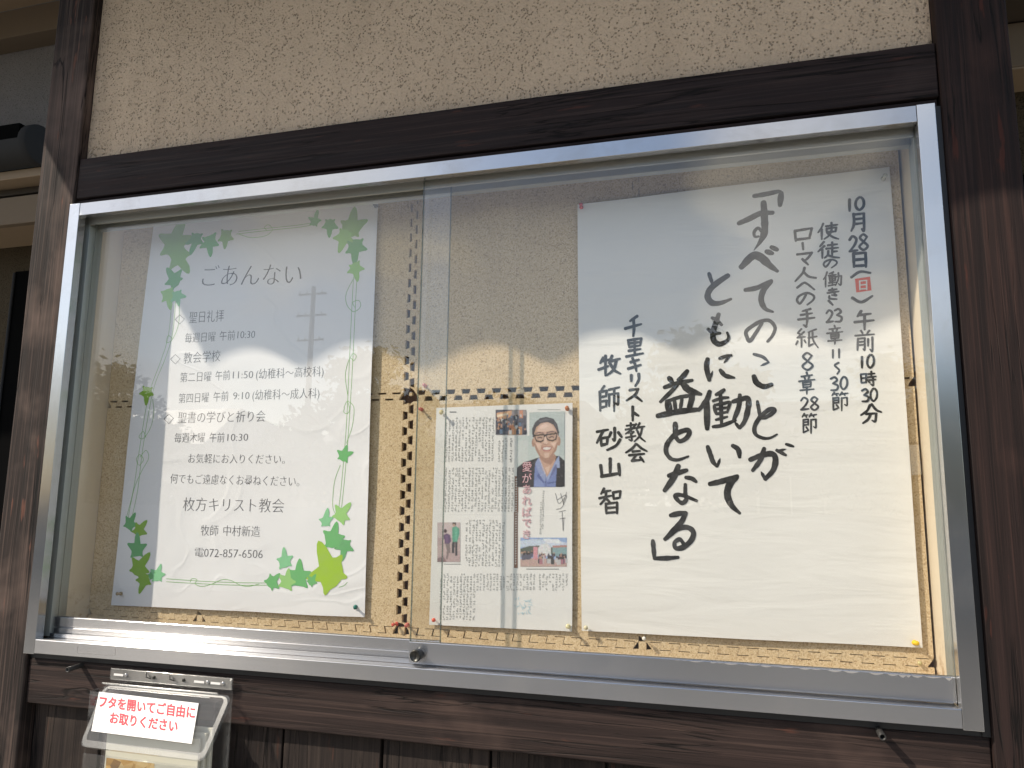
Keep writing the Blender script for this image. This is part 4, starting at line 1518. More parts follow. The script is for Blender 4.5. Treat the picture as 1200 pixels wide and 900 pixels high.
L_ = [(rectp(512.8, 612.2, 540, 659), (0.42, 0.32, 0.32)), (rectp(512.8, 612.2, 540, 630), (0.50, 0.42, 0.42)), ([(512.8, 640), (540, 632), (540, 645), (512.8, 652)], (0.47, 0.37, 0.36)), ([(512.8, 654), (520, 652), (524, 659), (512.8, 659)], (0.22, 0.15, 0.16)),
      (oval(532.6, 613.8, 2.2, 2.8), (0.04, 0.03, 0.03)), (oval(532.2, 615.4, 1.4, 1.6), (0.45, 0.30, 0.24)), ([(530, 618), (535, 616.5), (539, 620), (538.5, 627), (536, 635), (530.5, 635)], (0.09, 0.30, 0.21)), ([(533, 618), (536, 618), (536, 634), (534, 634)], (0.13, 0.38, 0.27)),
      ([(530, 635), (533.4, 635), (532.5, 648), (529.5, 648)], (0.04, 0.04, 0.05)), ([(533.8, 635), (536.5, 635), (536, 651), (533.5, 651)], (0.03, 0.03, 0.04)),
      (oval(522, 622.3, 2.1, 2.3), (0.05, 0.03, 0.04)), ([(519.6, 627), (524, 625), (528, 627), (529, 634), (527, 637), (521, 637)], (0.10, 0.06, 0.13)), ([(522, 627), (525, 627), (526, 636), (523, 636)], (0.15, 0.09, 0.18)),
      ([(522, 637), (527.5, 637), (528.5, 648), (526.5, 648), (524.8, 655), (523, 655), (524, 645)], (0.20, 0.16, 0.16)), (rectp(519.5, 632, 521, 636), (0.6, 0.5, 0.45))]
picture(L_, (512.8, 612.2, 540, 659), 0.5, 2, 0.14, 6, 'small colour photo of two walking children')

PC = crop(620, 470, 8.18)
SK, SKL, SKD, HR, GLS = (0.50, 0.325, 0.25), (0.60, 0.43, 0.35), (0.36, 0.215, 0.16), (0.05, 0.048, 0.055), (0.035, 0.025, 0.022)
pl = [
    ([(-115, 335), (0, 330), (0, 105), (345, 95), (345, 820), (-115, 830)], (0.47, 0.53, 0.52)),
    ([(290, 200), (345, 200), (345, 520), (290, 520)], (0.42, 0.48, 0.48)), ([(-115, 380), (-10, 375), (-10, 600), (-115, 600)], (0.52, 0.56, 0.55)),
]
for k in range(22):
    y = 112 + k * 13
    pl.append(([(0, y), (345, y - 3), (345, y + 1), (0, y + 4)], (0.33, 0.39, 0.39)))
pl += [
    ([(-115, 830), (-115, 640), (-50, 590), (80, 545), (290, 525), (345, 575), (345, 830)], (0.028, 0.026, 0.032)),
    ([(-60, 830), (-30, 640), (70, 560), (60, 700), (50, 830)], (0.045, 0.042, 0.05)),
    ([(45, 830), (60, 600), (110, 530), (170, 700), (240, 600), (290, 520), (268, 640), (255, 830)], (0.17, 0.22, 0.44)),
    ([(60, 760), (120, 740), (150, 830), (50, 830)], (0.22, 0.28, 0.50)), ([(175, 780), (255, 770), (255, 782), (180, 795)], (0.09, 0.12, 0.27)), ([(90, 690), (150, 780), (140, 790), (75, 720)], (0.10, 0.13, 0.30)),
    ([(100, 545), (112, 510), (250, 510), (255, 570), (215, 660), (175, 725), (130, 660)], SK), ([(100, 545), (112, 515), (250, 510), (262, 540), (210, 610), (150, 590)], SKD), ([(150, 640), (205, 620), (180, 700)], SKL),
    ([(62, 590), (92, 545), (120, 640), (170, 735), (150, 775), (85, 670)], (0.26, 0.31, 0.50)), ([(92, 545), (102, 545), (172, 725), (165, 735)], (0.42, 0.44, 0.55)),
    ([(290, 525), (296, 640), (235, 640), (180, 770), (172, 738), (240, 610), (262, 560)], (0.30, 0.36, 0.55)), ([(235, 640), (262, 600), (270, 640), (190, 760)], (0.13, 0.15, 0.30)),
    (oval(43, 400, 15, 42, 14), SKD), (oval(288, 385, 15, 45, 14), SKD),
    ([(40, 330), (50, 240), (95, 195), (160, 180), (225, 190), (268, 240), (286, 330), (280, 410), (262, 470), (232, 515), (190, 545), (150, 548), (108, 520), (70, 460), (46, 400)], SK),
    ([(90, 250), (150, 210), (210, 215), (245, 275), (160, 295), (75, 290)], SKL), ([(110, 235), (160, 220), (190, 240), (150, 262), (105, 265)], (0.68, 0.50, 0.42)),
    ([(56, 398), (112, 402), (128, 430), (108, 470), (82, 462)], SKL), ([(208, 396), (266, 388), (258, 440), (226, 462), (212, 430)], SKL), ([(70, 410), (105, 412), (100, 440), (80, 440)], (0.67, 0.48, 0.40)), ([(222, 405), (255, 400), (245, 430), (225, 435)], (0.67, 0.48, 0.40)),
    ([(46, 400), (60, 400), (112, 520), (150, 548), (100, 530), (66, 470)], SKD), ([(266, 400), (282, 395), (262, 475), (228, 520), (190, 545), (240, 470)], SKD), ([(146, 500), (195, 498), (188, 540), (152, 542)], SKL),
    ([(35, 345), (30, 270), (58, 205), (105, 165), (165, 152), (235, 170), (272, 222), (290, 300), (282, 340), (262, 275), (235, 228), (180, 200), (115, 214), (70, 252), (54, 300), (50, 350)], HR),
    ([(90, 190), (160, 165), (220, 180), (180, 185), (110, 205)], (0.11, 0.105, 0.12)), ([(240, 190), (262, 225), (270, 270), (248, 225)], (0.09, 0.085, 0.10)),
    ([(60, 306), (100, 296), (145, 304), (145, 314), (100, 308), (60, 316)], (0.14, 0.09, 0.08)), ([(168, 300), (215, 288), (262, 294), (262, 304), (215, 300), (168, 310)], (0.14, 0.09, 0.08)),
    ([(52, 322), (152, 316), (156, 345), (148, 378), (115, 398), (72, 390), (56, 360)], GLS), ([(160, 316), (272, 304), (272, 335), (262, 372), (225, 388), (180, 378), (162, 345)], GLS), ([(146, 322), (168, 318), (168, 336), (148, 338)], GLS),
    ([(64, 334), (142, 329), (144, 348), (137, 370), (113, 385), (78, 378), (66, 358)], (0.44, 0.30, 0.235)), ([(172, 329), (260, 318), (260, 338), (252, 363), (223, 376), (187, 367), (174, 347)], (0.44, 0.30, 0.235)),
    ([(78, 352), (105, 343), (130, 350), (126, 358), (104, 352), (84, 360)], (0.06, 0.04, 0.04)), ([(188, 348), (215, 337), (242, 342), (240, 350), (216, 346), (194, 356)], (0.06, 0.04, 0.04)), ([(84, 366), (124, 364), (110, 374)], SKL), ([(194, 362), (238, 356), (222, 368)], SKL),
    ([(148, 345), (166, 342), (176, 390), (190, 405), (172, 416), (146, 414), (136, 402)], SKL), ([(138, 402), (150, 412), (172, 414), (190, 402), (186, 416), (160, 424), (140, 416)], SKD), ([(154, 350), (162, 350), (166, 395), (156, 395)], (0.68, 0.50, 0.42)),
    ([(120, 428), (132, 420), (124, 455), (112, 470)], SKD), ([(212, 418), (226, 428), (240, 462), (228, 455)], SKD),
    ([(122, 444), (165, 432), (222, 438), (212, 468), (190, 486), (150, 486), (132, 470)], (0.34, 0.14, 0.12)), ([(132, 448), (168, 441), (213, 444), (204, 462), (168, 470), (140, 463)], (0.68, 0.63, 0.60)), ([(140, 470), (168, 474), (204, 466), (190, 484), (152, 484)], (0.46, 0.22, 0.19)),
    ([(155, 770), (165, 770), (165, 782), (155, 782)], (0.05, 0.05, 0.08)), ([(160, 700), (164, 700), (166, 830), (160, 830)], (0.10, 0.13, 0.28)),
]
pl = [(PC(p), c) for p, c in pl]
# the picture's own outline: left part starts lower, under the small photo
cut = [(605.0, 510.6), (620.6, 510.2), (620.6, 483.3), (661.8, 482.0), (661.6, 570.3), (606, 571.0)]
o = picture(pl, (605.5, 482, 661.8, 570.6), 0.5, 1, 0.07, 8, 'portrait photo of a man in glasses, dark jacket and blue shirt')
bm = bmesh.new()
bm.from_mesh(o.data)
dele = []
for f in bm.faces:
    c_ = f.calc_center_median() + Vector(wloc(o))
    d_ = CM.transposed() @ (c_ - CAM_LOC)
    u_, v_ = 600 + F_PX * d_.x / -d_.z, 450 - F_PX * d_.y / -d_.z
    if not inside(np.array([u_]), np.array([v_]), cut)[0]: dele.append(f)
bmesh.ops.delete(bm, geom=dele, context='FACES')
bm.to_mesh(o.data)
bm.free()

# vertical pink title, brown bar, blue scribble, pen notes
m = MB()
mb = MB()
for k, ch in enumerate('愛があればでき'):
    cy = 547 + k * 13.2
    for mm, off, lf in ((m, 0.012, 0.0001), (mb, -0.008, 0.0002)):
        vs, fs = glyphs(ch, off)
        xs = [v[0] for v in vs]
        ys = [v[1] for v in vs]
        cxm, cym = (min(xs) + max(xs)) / 2, (min(ys) + max(ys)) / 2
        c0 = at(618 - k * 0.1, cy, YP)
        s = (at(618, cy - 6.2, YP).z - at(618, cy + 6.2, YP).z)
        mm.add([(c0.x + (x - cxm) * s, PIC_Y - 0.0006 - lf, c0.z + (y - cym) * s) for x, y in vs], fs)
face_front(m).build('title_lettering', plain('title_pink', (0.62, 0.16, 0.22), 0.6), news)
face_front(mb).build('title_lettering', plain('title_pale', (0.72, 0.60, 0.62), 0.6), news)
m = MB()
quad_px(m, sh3, 603.3, 558, 607.3, 600, 0.0007)
quad_px(m, sh3, 602.6, 600, 606.8, 665.5, 0.0007)
face_front(m).build('caption_bar', plain('caption_brown', (0.26, 0.15, 0.11), 0.6), news)
m = MB()
y = 561
while y < 662:
    quad_px(m, sh3, 604.3 - (y - 560) * 0.008, y, 606.3 - (y - 560) * 0.008, y + 0.8, 0.0009)
    quad_px(m, sh3, 604.9 - (y - 560) * 0.008, y, 605.5 - (y - 560) * 0.008, y + 2.0, 0.0009)
    y += 2.9
face_front(m).build('caption_marks', M['white'], news)
m = MB()
for pl in ([(651, 578), (655, 590), (662, 583)], [(657, 578), (661, 592)], [(664, 577), (660, 590)], [(653, 586), (664, 580), (659, 594), (652, 597)], [(655, 600), (663, 598)], [(659, 600), (660, 622), (661, 606)], [(656, 608), (663, 607)]):
    ring_strip(m, sh3, [tuple(p) for p in catmull(px2(sh3, pl), 5)], 0.0008, 0.0006)
face_front(m).build('pen_scribble', M['print'], news)
m = MB()
r = random.Random(2)
for k in range(26):
    a = (603 + r.random() * 18, 702 + r.random() * 18)
    ring_strip(m, sh3, px2(sh3, [a, (a[0] + r.uniform(-1, 5), a[1] + r.uniform(-4, 4))]), 0.0009, 0.0006)
face_front(m).build('stamp_print', plain('pale_blue_print', (0.42, 0.66, 0.76), 0.6), news)
# fold ridge of the newspaper is a thin crease line
m = MB()
q = px2(sh3, [(507.5, 602), (670.5, 603)])
ring_strip(m, sh3, [Vector(q[0]).lerp(Vector(q[1]), i / 12) for i in range(13)], 0.0016, 0.0002)
face_front(m).build('fold_crease', plain('fold_white', (0.82, 0.82, 0.79), 0.5), news)


# ------------------------------------------------------------------ pins
def pinmat(name, col, clear=0.0):
    t_ = NT(name)
    t_.set(Base_Color=col, Roughness=0.22)
    t_.b.inputs['Transmission Weight'].default_value = clear
    t_.b.inputs['IOR'].default_value = 1.45
    return t_.mat


M['steel'] = plain('pin_steel', (0.6, 0.6, 0.6), 0.3, 1.0)


def pin(px, py, style, mat, label, tilt=(0.12, 0.1), sc=1.0, y=None):
    ys = YP - 0.004 if y is None else y
    c0 = at(px, py, ys - 0.012)
    ax = Vector((tilt[0], -1, tilt[1])).normalized()
    base = c0 + ax * -0.008
    base.y = ys
    t_ = empty('push_pin', base, label, 'push pin', 'push pins stuck in the cork board')
    if style == 'push':
        prof = [(0.0, 0.0042), (0.0012, 0.0044), (0.0020, 0.0036), (0.0032, 0.0022), (0.0075, 0.0019), (0.0100, 0.0028), (0.0112, 0.0038), (0.0132, 0.0040), (0.0142, 0.0034), (0.0144, 0.0)]
    else:
        prof = [(0.002 + 0.0046 * (1 - math.cos(a)), 0.0046 * math.sin(a)) for a in [math.pi * i / 10 for i in range(11)]]
    prof = [(d * sc, r * sc) for d, r in prof]
    MB().lathe(base, ax, prof, 18).build('pin_head', mat, t_)
    MB().tube([base + ax * 0.002, base - ax * 0.014], 0.0006, 6).build('needle', M['steel'], t_)
    return t_


RED = pinmat('red_plastic', (0.62, 0.10, 0.07), 0.1)
RCL = pinmat('clear_red_plastic', (0.75, 0.22, 0.20), 0.4)
pin(438.5, 239.5, 'push', pinmat('smoky_plastic', (0.15, 0.17, 0.20), 0.2), 'dark grey pin in the top right corner of the ivy poster')
pin(137.5, 696, 'push', pinmat('tan_plastic', (0.40, 0.32, 0.20), 0.2), 'tan pin in the bottom left corner of the ivy poster')
pin(415, 712, 'push', pinmat('dark_green_plastic', (0.01, 0.16, 0.13), 0.0), 'dark green pin in the bottom right corner of the ivy poster', (0.5, 0.0))
pin(680.5, 240, 'push', RED, 'red pin in the top left corner of the brush lettered sheet')
pin(1037, 206, 'push', pinmat('clear_plastic', (0.80, 0.78, 0.66), 0.5), 'clear pin in the top right corner of the brush lettered sheet')
pin(1074, 754, 'push', pinmat('yellow_plastic', (0.85, 0.55, 0.02), 0.0), 'bright yellow pin in the bottom right corner of the brush lettered sheet')
pin(686, 736, 'ball', pinmat('pale_yellow_plastic', (0.78, 0.72, 0.48), 0.2), 'pale cream pin in the bottom left corner of the brush lettered sheet', sc=0.9)
pin(754.5, 749, 'ball', pinmat('white_plastic', (0.80, 0.78, 0.70), 0.0), 'white round pin under the bottom edge of the brush lettered sheet', sc=0.8)
pin(516, 483, 'push', pinmat('ochre_plastic', (0.70, 0.60, 0.30), 0.2), 'yellowish pin in the top left corner of the newspaper page', (0.35, -0.3))
pin(664, 478, 'push', pinmat('orange_brown_plastic', (0.50, 0.18, 0.07), 0.1), 'orange brown pin in the top right corner of the newspaper page')
pin(507, 727, 'ball', pinmat('bright_red_plastic', (0.80, 0.10, 0.05), 0.0), 'bright red pin in the bottom left corner of the newspaper page', sc=0.9)
pin(665, 734.5, 'push', pinmat('pale_lemon_plastic', (0.80, 0.74, 0.42), 0.2), 'pale yellow pin in the bottom right corner of the newspaper page')
pin(496.5, 451, 'push', RCL, 'spare translucent red pin just above the crossing of the cork seams', (0.1, 0.1), 0.9, YB)
pin(492, 479, 'push', RCL, 'spare red pin beside the newspaper top, just below the cork seam crossing', (0.1, 0.0), 0.9, YB)
pin(461, 732, 'push', RED, 'spare red pin at the foot of the cork seam, left one of two', (-0.3, 0.0), 0.95, YB)
pin(475.5, 733, 'push', RCL, 'spare translucent red pin at the foot of the cork seam, right one of two', (0.2, 0.0), 0.95, YB)
pin(1079, 778, 'ball', pinmat('dull_yellow_plastic', (0.62, 0.55, 0.28), 0.2), 'dull yellow pin low in the cork near the right jamb', (0, 0), 0.8, YB)

# clear tape on the right edge of the calligraphy sheet
m = MB()
q = [at(*p, YP - 0.001) for p in ((1064, 522), (1077, 521), (1080, 556), (1067, 557))]
m.add([(p.x, YP - 0.009 if i in (0, 3) else YP - 0.0015, p.z) for i, p in enumerate(q)], [(0, 3, 2, 1)])
tp = m.build('adhesive_tape', glass_mat('matte_tape', (0.92, 0.90, 0.88), 0.30, 0.25))
tag(tp, 'short strip of translucent tape on the right edge of the brush lettered sheet', 'tape')

# ------------------------------------------------------------------ stub pipes under the frame
for (x, z, ln, px, lb) in ((0.1385, -0.0175, 0.037, 0, 'short dark drain stub under the left end of the case'), (1.6585, -0.0135, 0.031, 1, 'short dark drain stub under the right end of the case')):
    ps = empty('drain_stub', (x, 0.018, z), lb, 'pipe', 'drain stubs under the notice case')
    MB().lathe((x, 0.03, z), (0.0, -1, -0.06), [(0.0, 0.0052), (ln + 0.012, 0.0052), (ln + 0.0125, 0.0048), (ln + 0.0122, 0.0034), (ln - 0.01, 0.0033), (ln - 0.01, 0.0)], 20).build('pipe_wall', M['rubber'], ps)

# ------------------------------------------------------------------ leaflet box
bx = empty('leaflet_box', (0.36, 0.0, -0.30), 'clear acrylic leaflet box with a red lettered label on its sloping lid', 'leaflet holder')
BX0, BX1 = 0.220, 0.510
ac = M['acrylic']
YK = 0.012
boxpart('back_plate', ac, bx, BX0, BX1, YK - 0.003, YK, -0.36, -0.016, 0.001)
boxpart('side_panel', ac, bx, BX0, BX0 + 0.003, YK - 0.053, YK - 0.0035, -0.36, -0.050, 0.0008)
boxpart('side_panel', ac, bx, BX1 - 0.003, BX1, YK - 0.053, YK - 0.0035, -0.36, -0.050, 0.0008)
boxpart('front_panel', ac, bx, BX0, BX1, YK - 0.0565, YK - 0.0535, -0.36, -0.165, 0.0008)
# frosted hanging strip with slots
fr = glass_mat('frosted_acrylic', (0.90, 0.91, 0.92), 0.24, 0.12)
fr2 = glass_mat('acrylic_edge', (0.78, 0.80, 0.82), 0.20, 0.15)
hs = boxpart('hanging_strip', fr, bx, BX0 + 0.002, BX1 - 0.001, YK - 0.0062, YK - 0.0034, -0.0385, -0.0165, 0.0012)
for k, xx in enumerate((0.262, 0.330, 0.400, 0.455, 0.490)):
    MB().lathe((xx, YK - 0.0064, -0.027), (0, -1, 0), [(0, 0.0034), (0.0015, 0.0034), (0.0022, 0.0025), (0.0022, 0)], 14).build('screw_head', M['lockmetal'] if k in (1, 2) else M['steel'], hs)
for a, b in ((0.232, 0.255), (0.424, 0.447), (0.462, 0.484)):
    boxpart('slot', M['white'], hs, a, b, YK - 0.0068, YK - 0.0064, -0.0300, -0.0258, 0)
# wire ties
for xx in (0.316, 0.372):
    MB().tube([(xx - 0.004, YK - 0.008, -0.018), (xx, YK - 0.013, -0.026), (xx + 0.010, YK - 0.011, -0.029), (xx + 0.004, YK - 0.008, -0.024)], 0.0012, 6).build('wire_tie', M['black'], hs)
# lid: four 3-D corners
T0 = Vector((BX0 - 0.006, YK - 0.006, -0.049))
T1 = Vector((BX1 + 0.001, YK - 0.006, -0.049))
LB0 = at(94, 876, -0.058)
LB1 = at(239, 898, -0.058)
LB0 = Vector((LB0.x, -0.058, -0.1485))
LB1 = Vector((LB1.x, -0.058, -0.1485))
nrm = (T1 - T0).cross(LB0 - T0).normalized()
if nrm.y > 0: nrm = -nrm


def lid(u, v, o=0.0):
    return (T0 * (1 - u) + T1 * u) * (1 - v) + (LB0 * (1 - u) + LB1 * u) * v + nrm * o


def slab(m, pts, o0, o1, mi=0):
    n = len(pts)
    vs = [lid(u, v, o0) for u, v in pts] + [lid(u, v, o1) for u, v in pts]
    m.add(vs, [tuple(range(n)), tuple(range(n, 2 * n))[::-1]] + [(k, (k + 1) % n, (k + 1) % n + n, k + n) for k in range(n)], mi)


def rrect(u0, u1, v0, v1, r, asp=2.4):
    out = []
    for cx, cy, a0 in ((u1 - r, v0 + r * asp, -90), (u1 - r, v1 - r * asp, 0), (u0 + r, v1 - r * asp, 90), (u0 + r, v0 + r * asp, 180)):
        for k in range(5):
            a = rad(a0 + 90 * k / 4)
            out.append((cx + r * math.cos(a), cy + r * asp * math.sin(a)))
    return out


m = MB()
slab(m, rrect(0, 1, 0, 1, 0.035), 0.0, 0.003)
ld = m.build('lid', ac, bx)
m = MB()
o_, i_ = rrect(0, 1, 0.02, 1, 0.06), rrect(0.028, 0.966, 0.05, 0.90, 0.03)
n = len(o_)
vs = [lid(u, v, 0.0034) for u, v in o_] + [lid(u, v, 0.0034) for u, v in i_] + [lid(u, v, -0.006) for u, v in o_]
m.add(vs, [(k, (k + 1) % n, (k + 1) % n + n, k + n) for k in range(n)])
m.add(vs, [(k, k + 2 * n, (k + 1) % n + 2 * n, (k + 1) % n) for k in range(n)])
m.build('lid_rim', fr2, ld)
MB().tube([T0 + Vector((-0.006, -0.003, 0.003)), T1 + Vector((-0.03, -0.003, 0.003))], 0.0022, 10).build('hinge_rod', fr2, ld)
MB().tube([T0 + Vector((0.012, -0.006, -0.005)), T1 + Vector((-0.045, -0.006, -0.005))], 0.0014, 8).build('hinge_rod', fr2, ld)


# inverse of the lid mapping through the photograph's pixels
def lid_uv(px, py):
    d = CM @ Vector(((px - 600) / F_PX, -(py - 450) / F_PX, -1.0))
    tt = (T0 - CAM_LOC).dot(nrm) / d.dot(nrm)
    p = CAM_LOC + d * tt
    e1 = (T1 - T0)
    v = (p - T0).dot((LB0 - T0) - e1 * ((LB0 - T0).dot(e1) / e1.length_squared)) / ((LB0 - T0) - e1 * ((LB0 - T0).dot(e1) / e1.length_squared)).length_squared
    a = T0.lerp(LB0, v)
    b = T1.lerp(LB1, v)
    u = (p - a).dot(b - a) / (b - a).length_squared
    return u, v


m = MB()
lc = [lid_uv(*p) for p in ((117.5, 811.5), (234, 825), (226, 872.5), (108.5, 857.5))]
slab(m, lc, 0.0036, 0.0041)
lab = m.build('label', M['label'], ld, label='white label with red lettering')
m = MB()
for tx, a, b in (('フタを開いてご自由に', (118, 823), (230, 836.5)), ('お取りください', (130.5, 842), (209.5, 852.5))):
    vs, fs = glyphs(tx, 0.018)
    xs = [v[0] for v in vs]
    x0, x1 = min(xs), max(xs)
    ua, ub = Vector(lid_uv(*a)), Vector(lid_uv(*b))
    uh = Vector(lid_uv(a[0] - 1.6, a[1] + 14.5)) - Vector(lid_uv(a[0], a[1]))
    for kk, (ox, oy) in enumerate(((-0.014, -0.012), (0.014, -0.012), (-0.014, 0.012), (0.014, 0.012))):
        pts = []
        for x, y in vs:
            uv = ua.lerp(ub, (x + ox - x0) / (x1 - x0)) - uh * ((y + oy - 0.36) / 1.0)
            pts.append(lid(uv.x, uv.y, 0.0044 + 0.00003 * kk))
        m.add(pts, fs)
face_front(m).build('lettering', M['redtxt'], ld)
# leaflets inside the box: a stack of pale sheets, each its own thing
t_ = NT('leaflet_cover')
vv = t_.vor(None, 60, out='Color')
bw_ = t_.n('ShaderNodeRGBToBW')
t_.l(vv, bw_.inputs[0])
t_.set(Base_Color=t_.ramp(bw_.outputs[0], [(0.2, (0.30, 0.15, 0.03)), (0.5, (0.62, 0.34, 0.07)), (0.8, (0.72, 0.50, 0.20))]), Roughness=0.5)
M['leafpic'] = t_.mat
pale = plain('leaflet_paper', (0.66, 0.63, 0.50), 0.6)
for k in range(3):
    x0_, x1_ = 0.2600 + 0.004 * k, 0.4720 + 0.006 * k
    yk = -0.030 + 0.010 * k
    zt = -0.120 + 0.007 * k
    e = empty('leaflet', ((x0_ + x1_) / 2, yk, -0.355), ['front leaflet with an orange picture in the acrylic box', 'middle pale leaflet in the acrylic box', 'rearmost pale leaflet, standing tallest in the acrylic box'][k], 'leaflet', 'leaflets in the acrylic box')
    boxpart('paper_sheet', pale, e, x0_, x1_, yk, yk + 0.006, -0.355, zt, 0.001)
    if k == 0:
        boxpart('cover_picture', M['leafpic'], e, x0_ + 0.004, x1_ - 0.096, yk - 0.0004, yk - 0.0001, -0.30, -0.1735)

# ------------------------------------------------------------------ buildings seen past the posts
M['beige'] = plain('beige_fascia', (0.20, 0.155, 0.11), 0.8, 0.0, 0.1)
M['beige2'] = plain('light_beige_board', (0.30, 0.22, 0.14), 0.7)
M['gutter'] = plain('grey_gutter', (0.045, 0.045, 0.045), 0.9, 0.0, 0.15)
M['dark'] = plain('dark_interior', (0.006, 0.006, 0.006), 1.0, 0.0, 0.0)
M['darkwood'] = plain('dark_brown_wood', (0.06, 0.045, 0.03), 0.7)
YL = 1.25
hl = empty('church_building', (-1.6, YL, GROUND), 'stucco building with beige eaves boards behind the left post', 'building')


def zat(px, py, Y): return at(px, py, Y).z


XL0, XL1 = -3.6, -0.35
boxpart('wall', M['greystucco'], hl, XL0, XL1, YL, YL + 0.2, zat(30, 165, YL) - 0.02, zat(30, 38, YL))
boxpart('wall', M['brownstucco'], hl, XL0, XL1, YL - 0.05, YL + 0.2, GROUND, zat(30, 272, YL - 0.05), 0, 'brown lower wall')
boxpart('eaves_board', M['beige'], hl, XL0, XL1, YL - 0.10, YL + 0.1, zat(30, 40, YL - 0.1), zat(30, 8, YL - 0.1), 0.004)
boxpart('soffit', M['beige2'], hl, XL0, XL1, -0.10, YL - 0.1, zat(30, 8, YL - 0.1), zat(30, 8, YL - 0.1) + 0.02)  # overhang lengthened forward, out of view, to shade the gutter and fascia
boxpart('window_recess', M['dark'], hl, at(18, 325, YL - 0.055).x, at(60, 450, YL - 0.055).x + 0.6, YL - 0.056, YL - 0.051, GROUND + 0.3, zat(25, 318, YL - 0.055), 0, 'black window opening')
MB().tube([(at(17, 325, YL - 0.06).x, YL - 0.062, GROUND + 0.3), (at(17, 325, YL - 0.06).x, YL - 0.062, zat(17, 320, YL - 0.06))], 0.006, 8).build('window_frame', M['gutter'], hl)
# lower eave with half round gutter
yf = YL - 0.35
boxpart('lower_fascia', M['beige'], hl, XL0, XL1, yf + 0.06, yf + 0.09, zat(20, 262, yf + 0.06), zat(20, 230, yf + 0.06), 0.003)
boxpart('lower_soffit', M['beige2'], hl, XL0, XL1, yf + 0.092, YL - 0.055, zat(20, 262, yf + 0.06) + 0.002, zat(20, 262, yf + 0.06) + 0.015)
boxpart('lower_board', M['darkwood'], hl, XL0, XL1, yf + 0.10, yf + 0.13, zat(20, 228, yf + 0.1), zat(20, 211, yf + 0.1), 0.003)
boxpart('tile_batten', M['beige2'], hl, XL0, XL1, yf + 0.02, yf + 0.16, zat(20, 209, yf + 0.02), zat(20, 199, yf + 0.02), 0.003)
m = MB()
gx0, gx1 = XL0, at(46, 170, yf).x
gz = zat(30, 173, yf)
gr = (zat(30, 154, yf) - zat(30, 196, yf)) / 2
nn_ = 14
vs = []
for x in (gx0, gx1):
    for q_ in (gr, gr - 0.004):
        for k in range(nn_ + 1):
            a = math.pi + math.pi * k / nn_
            vs.append((x, yf + q_ * math.cos(a), gz + q_ * math.sin(a)))
K_ = nn_ + 1
m.add(vs, [(k, k + 1, 2 * K_ + k + 1, 2 * K_ + k) for k in range(nn_)] + [(K_ + k, 3 * K_ + k, 3 * K_ + k + 1, K_ + k + 1) for k in range(nn_)], 0, True)
m.add([vs[2 * K_ + k] for k in range(K_)], [tuple(range(K_))])
m.lathe((gx1 - 0.02, yf, gz), (1, 0, 0), [(0, gr + 0.003), (0.03, gr + 0.003), (0.034, gr - 0.002), (0.034, 0)], 24)
m.build('gutter', M['gutter'], hl)
boxpart('gutter_painted_shade', M['dark'], hl, XL0, gx1 - 0.03, yf - gr * 0.9, yf + 0.3, gz + 0.001, gz + gr * 0.85)  # solid black box painted in for the shade between gutter and stucco
m = MB()
zt_ = zat(30, 8, YL - 0.1) + 0.021
m.add([(XL0, -0.15, zt_), (XL1, -0.15, zt_), (XL1, YL + 1.5, zt_ + 0.8), (XL0, YL + 1.5, zt_ + 0.8), (XL0, -0.15, zt_ + 0.08), (XL1, -0.15, zt_ + 0.08), (XL1, YL + 1.5, zt_ + 0.9), (XL0, YL + 1.5, zt_ + 0.9)],
      [(0, 3, 2, 1), (4, 5, 6, 7), (0, 1, 5, 4), (1, 2, 6, 5), (2, 3, 7, 6), (3, 0, 4, 7)])
m.build('roof', M['tile'], hl)  # unseen front edge carried forward to keep the sun off the lower eave

YR = 0.75
hr = empty('side_building', (3.2, YR, GROUND), 'brown walled building with beige eaves boards behind the right post', 'building')
XR0, XR1 = 1.2, 4.5
boxpart('wall', M['brownstucco'], hr, XR0, XR1, YR, YR + 0.2, GROUND, zat(1190, 103, YR))
boxpart('eaves_board', M['beige'], hr, XR0, XR1, YR - 0.12, YR + 0.1, zat(1190, 78, YR - 0.12), zat(1190, 26, YR - 0.12), 0.004)
boxpart('soffit', M['beige2'], hr, XR0, XR1, YR - 0.118, YR, zat(1190, 78, YR - 0.12) - 0.006, zat(1190, 78, YR - 0.12) - 0.001)
boxpart('roof_edge', M['darkwood'], hr, XR0, XR1, YR - 0.22, YR + 0.1, zat(1190, 26, YR - 0.12) + 0.004, zat(1190, -30, YR - 0.2), 0.004)
boxpart('dark_opening', M['dark'], hr, at(1191, 260, YR - 0.01).x, XR1, YR - 0.01, YR - 0.002, GROUND + 0.3, zat(1195, 205, YR - 0.01))

# ------------------------------------------------------------------ across the street (mirrored in the glass)
def mpt(px, py, Y): return mirror_at(px, py, Y)


